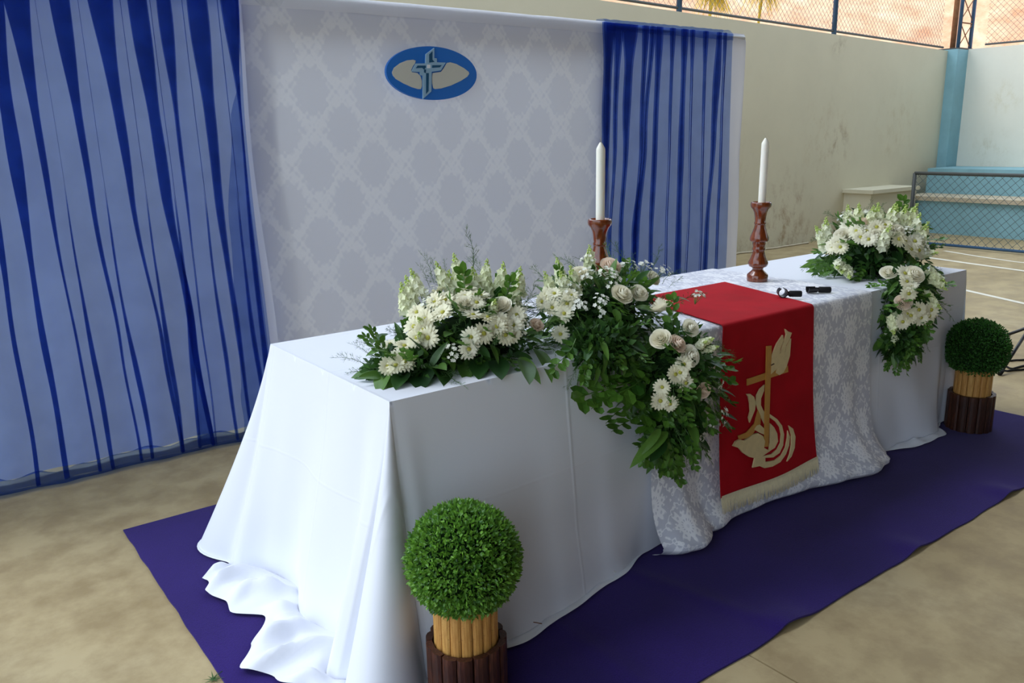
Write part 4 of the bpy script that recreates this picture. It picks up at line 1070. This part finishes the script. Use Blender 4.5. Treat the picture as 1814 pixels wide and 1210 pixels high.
# --- right arrangement, spilling over the far part of the table
A3 = Arr((2.90, .20, T0), 'white flower arrangement spilling over the far end of the table front', 83)
A3.blobs = [(Vector((2.83, .25, .885)), (.32, .25, .20)), (Vector((2.58, -.06, .71)), (.17, .12, .21)), (Vector((2.50, -.09, .555)), (.10, .075, .10))]
g = lambda u, v: (1400+u/2.814, 250+v/2.814)
for u, v, r, pk in [(260,465,.042,0),(370,405,.038,1),(540,440,.034,0),(430,470,.03,0)]: A3.rose(*g(u, v), b=0, r=r, pink=bool(pk))
for u, v, r, pk in [(625,660,.042,0),(565,800,.036,1),(490,650,.036,0)]: A3.rose(*g(u, v), b=1, r=r, pink=bool(pk))
for u, v in [(350,480),(330,450),(390,490),(210,525),(250,530),(240,510),(540,490),(600,540),(640,545),(300,390),(430,430),(570,500),(470,420),(380,450),(620,500),(290,420)]: A3.daisy(*g(u, v), b=0, r=.044)
for u, v in [(580,700),(590,760),(600,870),(640,840),(560,900),(650,880),(690,870),(580,860),(600,720),(570,660),(700,840)]: A3.daisy(*g(u, v), b=1, r=.042)
for u, v in [(160,490),(500,390),(600,390),(340,390),(440,390),(560,400),(290,400),(620,440),(650,480),(180,460),(400,400),(470,490),(520,400)]: A3.stock(*g(u, v), b=0, l=.13)
for u, v in [(290,660),(260,640),(680,560),(240,620)]: A3.stock(*g(u, v), b=0, l=.10, up=(-.3,-.5,.1))
for u, v in [(510,910),(520,960),(500,1000),(540,1000),(700,790),(720,670),(725,700)]: A3.stock(*g(u, v), b=1, l=.10, up=(0,-.3,-.9))
for u, v in [(650,470),(600,460),(270,380),(660,520),(380,370)]: A3.breath(*g(u, v), b=0, l=.07)
A3.scatter(0, 70, 52, 22, (.10, .14, .14), .35, T0)
A3.scatter(1, 50, 44, 8, (.08, .11, .11), .8, .44, .03)
A3.scatter(2, 18, 22, 2, (.07, .09, .08), 1.1, .40, .0)
for (a, b_, c_, d_, k_) in [(200,600,0,635,2),(220,620,30,660,2),(180,600,60,575,2),(210,580,90,610,0),(230,610,100,640,0),(700,640,780,620,2),(710,650,770,640,2)]: A3.leaf(*g(a, b_), *g(c_, d_), b=0, kind=k_, zmin=T0)
for (a, b_, c_, d_, k_) in [(490,1060,540,1128,1),(500,1050,450,1100,1),(480,980,400,1050,0),(680,960,640,1020,0)]: A3.leaf(*g(a, b_), *g(c_, d_), b=2, kind=k_)
A3.filler(1000, .036, .36)

# ================================================================== MICROPHONE STAND AND CABLES at the right
foot = at(1773, 662, z=.012)
ctr = Vector((foot.x+.42, foot.y+.03, 0))
ms = empty('microphone_stand', ctr); tag(ms, 'black tripod microphone stand at the right edge beyond the far topiary', 'microphone stand')
top_p = at(1822, 372, y=ctr.y)
for k_ in range(3):
    a = PI*1.02+k_*2*PI/3; e = Vector((math.cos(a)*.42, math.sin(a)*.42, .012))
    lg = MB().tube([Vector((math.cos(a)*.03, math.sin(a)*.03, .22)), e], .010, 8).build('leg', M['black'], ms, True)
    MB().tube([e*1.0-Vector((math.cos(a)*.03, math.sin(a)*.03, -.012)), e+Vector((math.cos(a)*.012, math.sin(a)*.012, -.001))], .0135, 8).build('rubber_foot', M['rubber'], lg, True)
MB().tube([(0,0,.18), (0,0,top_p.z)], .011, 10).build('pole', M['black'], ms, True)
MB().tube([(0,0,.17), (0,0,.27)], .022, 12).build('leg_collar', M['black'], ms, True)
for dz, l in ((.045, .10), (-.045, .13)):
    MB().tube([(-l, .02, top_p.z+dz), (.22, -.02, top_p.z+dz)], .014, 10).build('cross_bar', M['black'], ms, True)
MB().box((-.03, -.02, top_p.z-.06), (.03, .02, top_p.z+.06)).build('clamp', M['black'], ms)
for i, (pp, lab) in enumerate((([(1774,634),(1790,639),(1815,637),(1850,645)], 'thin black cable on the floor beside the stand, the farthest of three'),
                               ([(1775,648),(1795,653),(1820,646),(1860,652)], 'thin black cable on the floor passing under the stand leg'),
                               ([(1768,652),(1785,657),(1815,654),(1860,668)], 'thin black cable on the floor, the nearest of three beside the stand'))):
    P = [at(a, b_, z=.007) for a, b_ in pp]; q = []
    for j in range(len(P)-1):
        for t in range(6): q.append(P[j].lerp(P[j+1], t/6)+Vector((.01*math.sin(j*6+t), 0, 0)))
    tag(MB().tube(q, .006, 6).build('cable', M['rubber'], None, True), lab, 'cable', 'cables on the floor')

# ================================================================== FALLEN BITS
p = at(1083, 1018, z=.012)
b = MB(); rr_ = random.Random(5)
for i in range(7): blossom(b, Vector((rr_.gauss(0,.008), rr_.gauss(0,.006), .004+.002*i)), Vector((rr_.gauss(0,.5), rr_.gauss(0,.5), 1)), .010, rr_)
o = b.build('fallen_blossom', M['tiny'], fix=False); o.location = p; tag(o, 'small fallen white blossom on the purple carpet by the tablecloth hem', 'blossom')
P = [at(a, b_, z=.03) for a, b_ in ((921,1101),(935,1101),(950,1103),(960,1105))]
tag(MB().tube([Vector((q.x, q.y, .03)) for q in P], .0013, 5).build('fallen_twig', M['twig'], None, True), 'thin dry twig lying on the tablecloth hem beside the near topiary', 'twig')
p = at(378, 1203, z=.004); b = MB()
for i in range(9):
    a = i*.7; d = Vector((math.cos(a), math.sin(a), .12)); s = Vector((-d.y, d.x, 0))*.003; b.add([s, -s, d*.035*(.6+.4*(i % 3)/2)+Vector((0,0,.002))], [(0,1,2)])
b.tube([(0,0,.002), (.03,.015,.004)], .0012, 4)
o = b.build('fallen_sprig', M['fern'], fix=False); o.location = p; tag(o, 'tiny green sprig fallen on the concrete floor at the carpet edge', 'sprig')
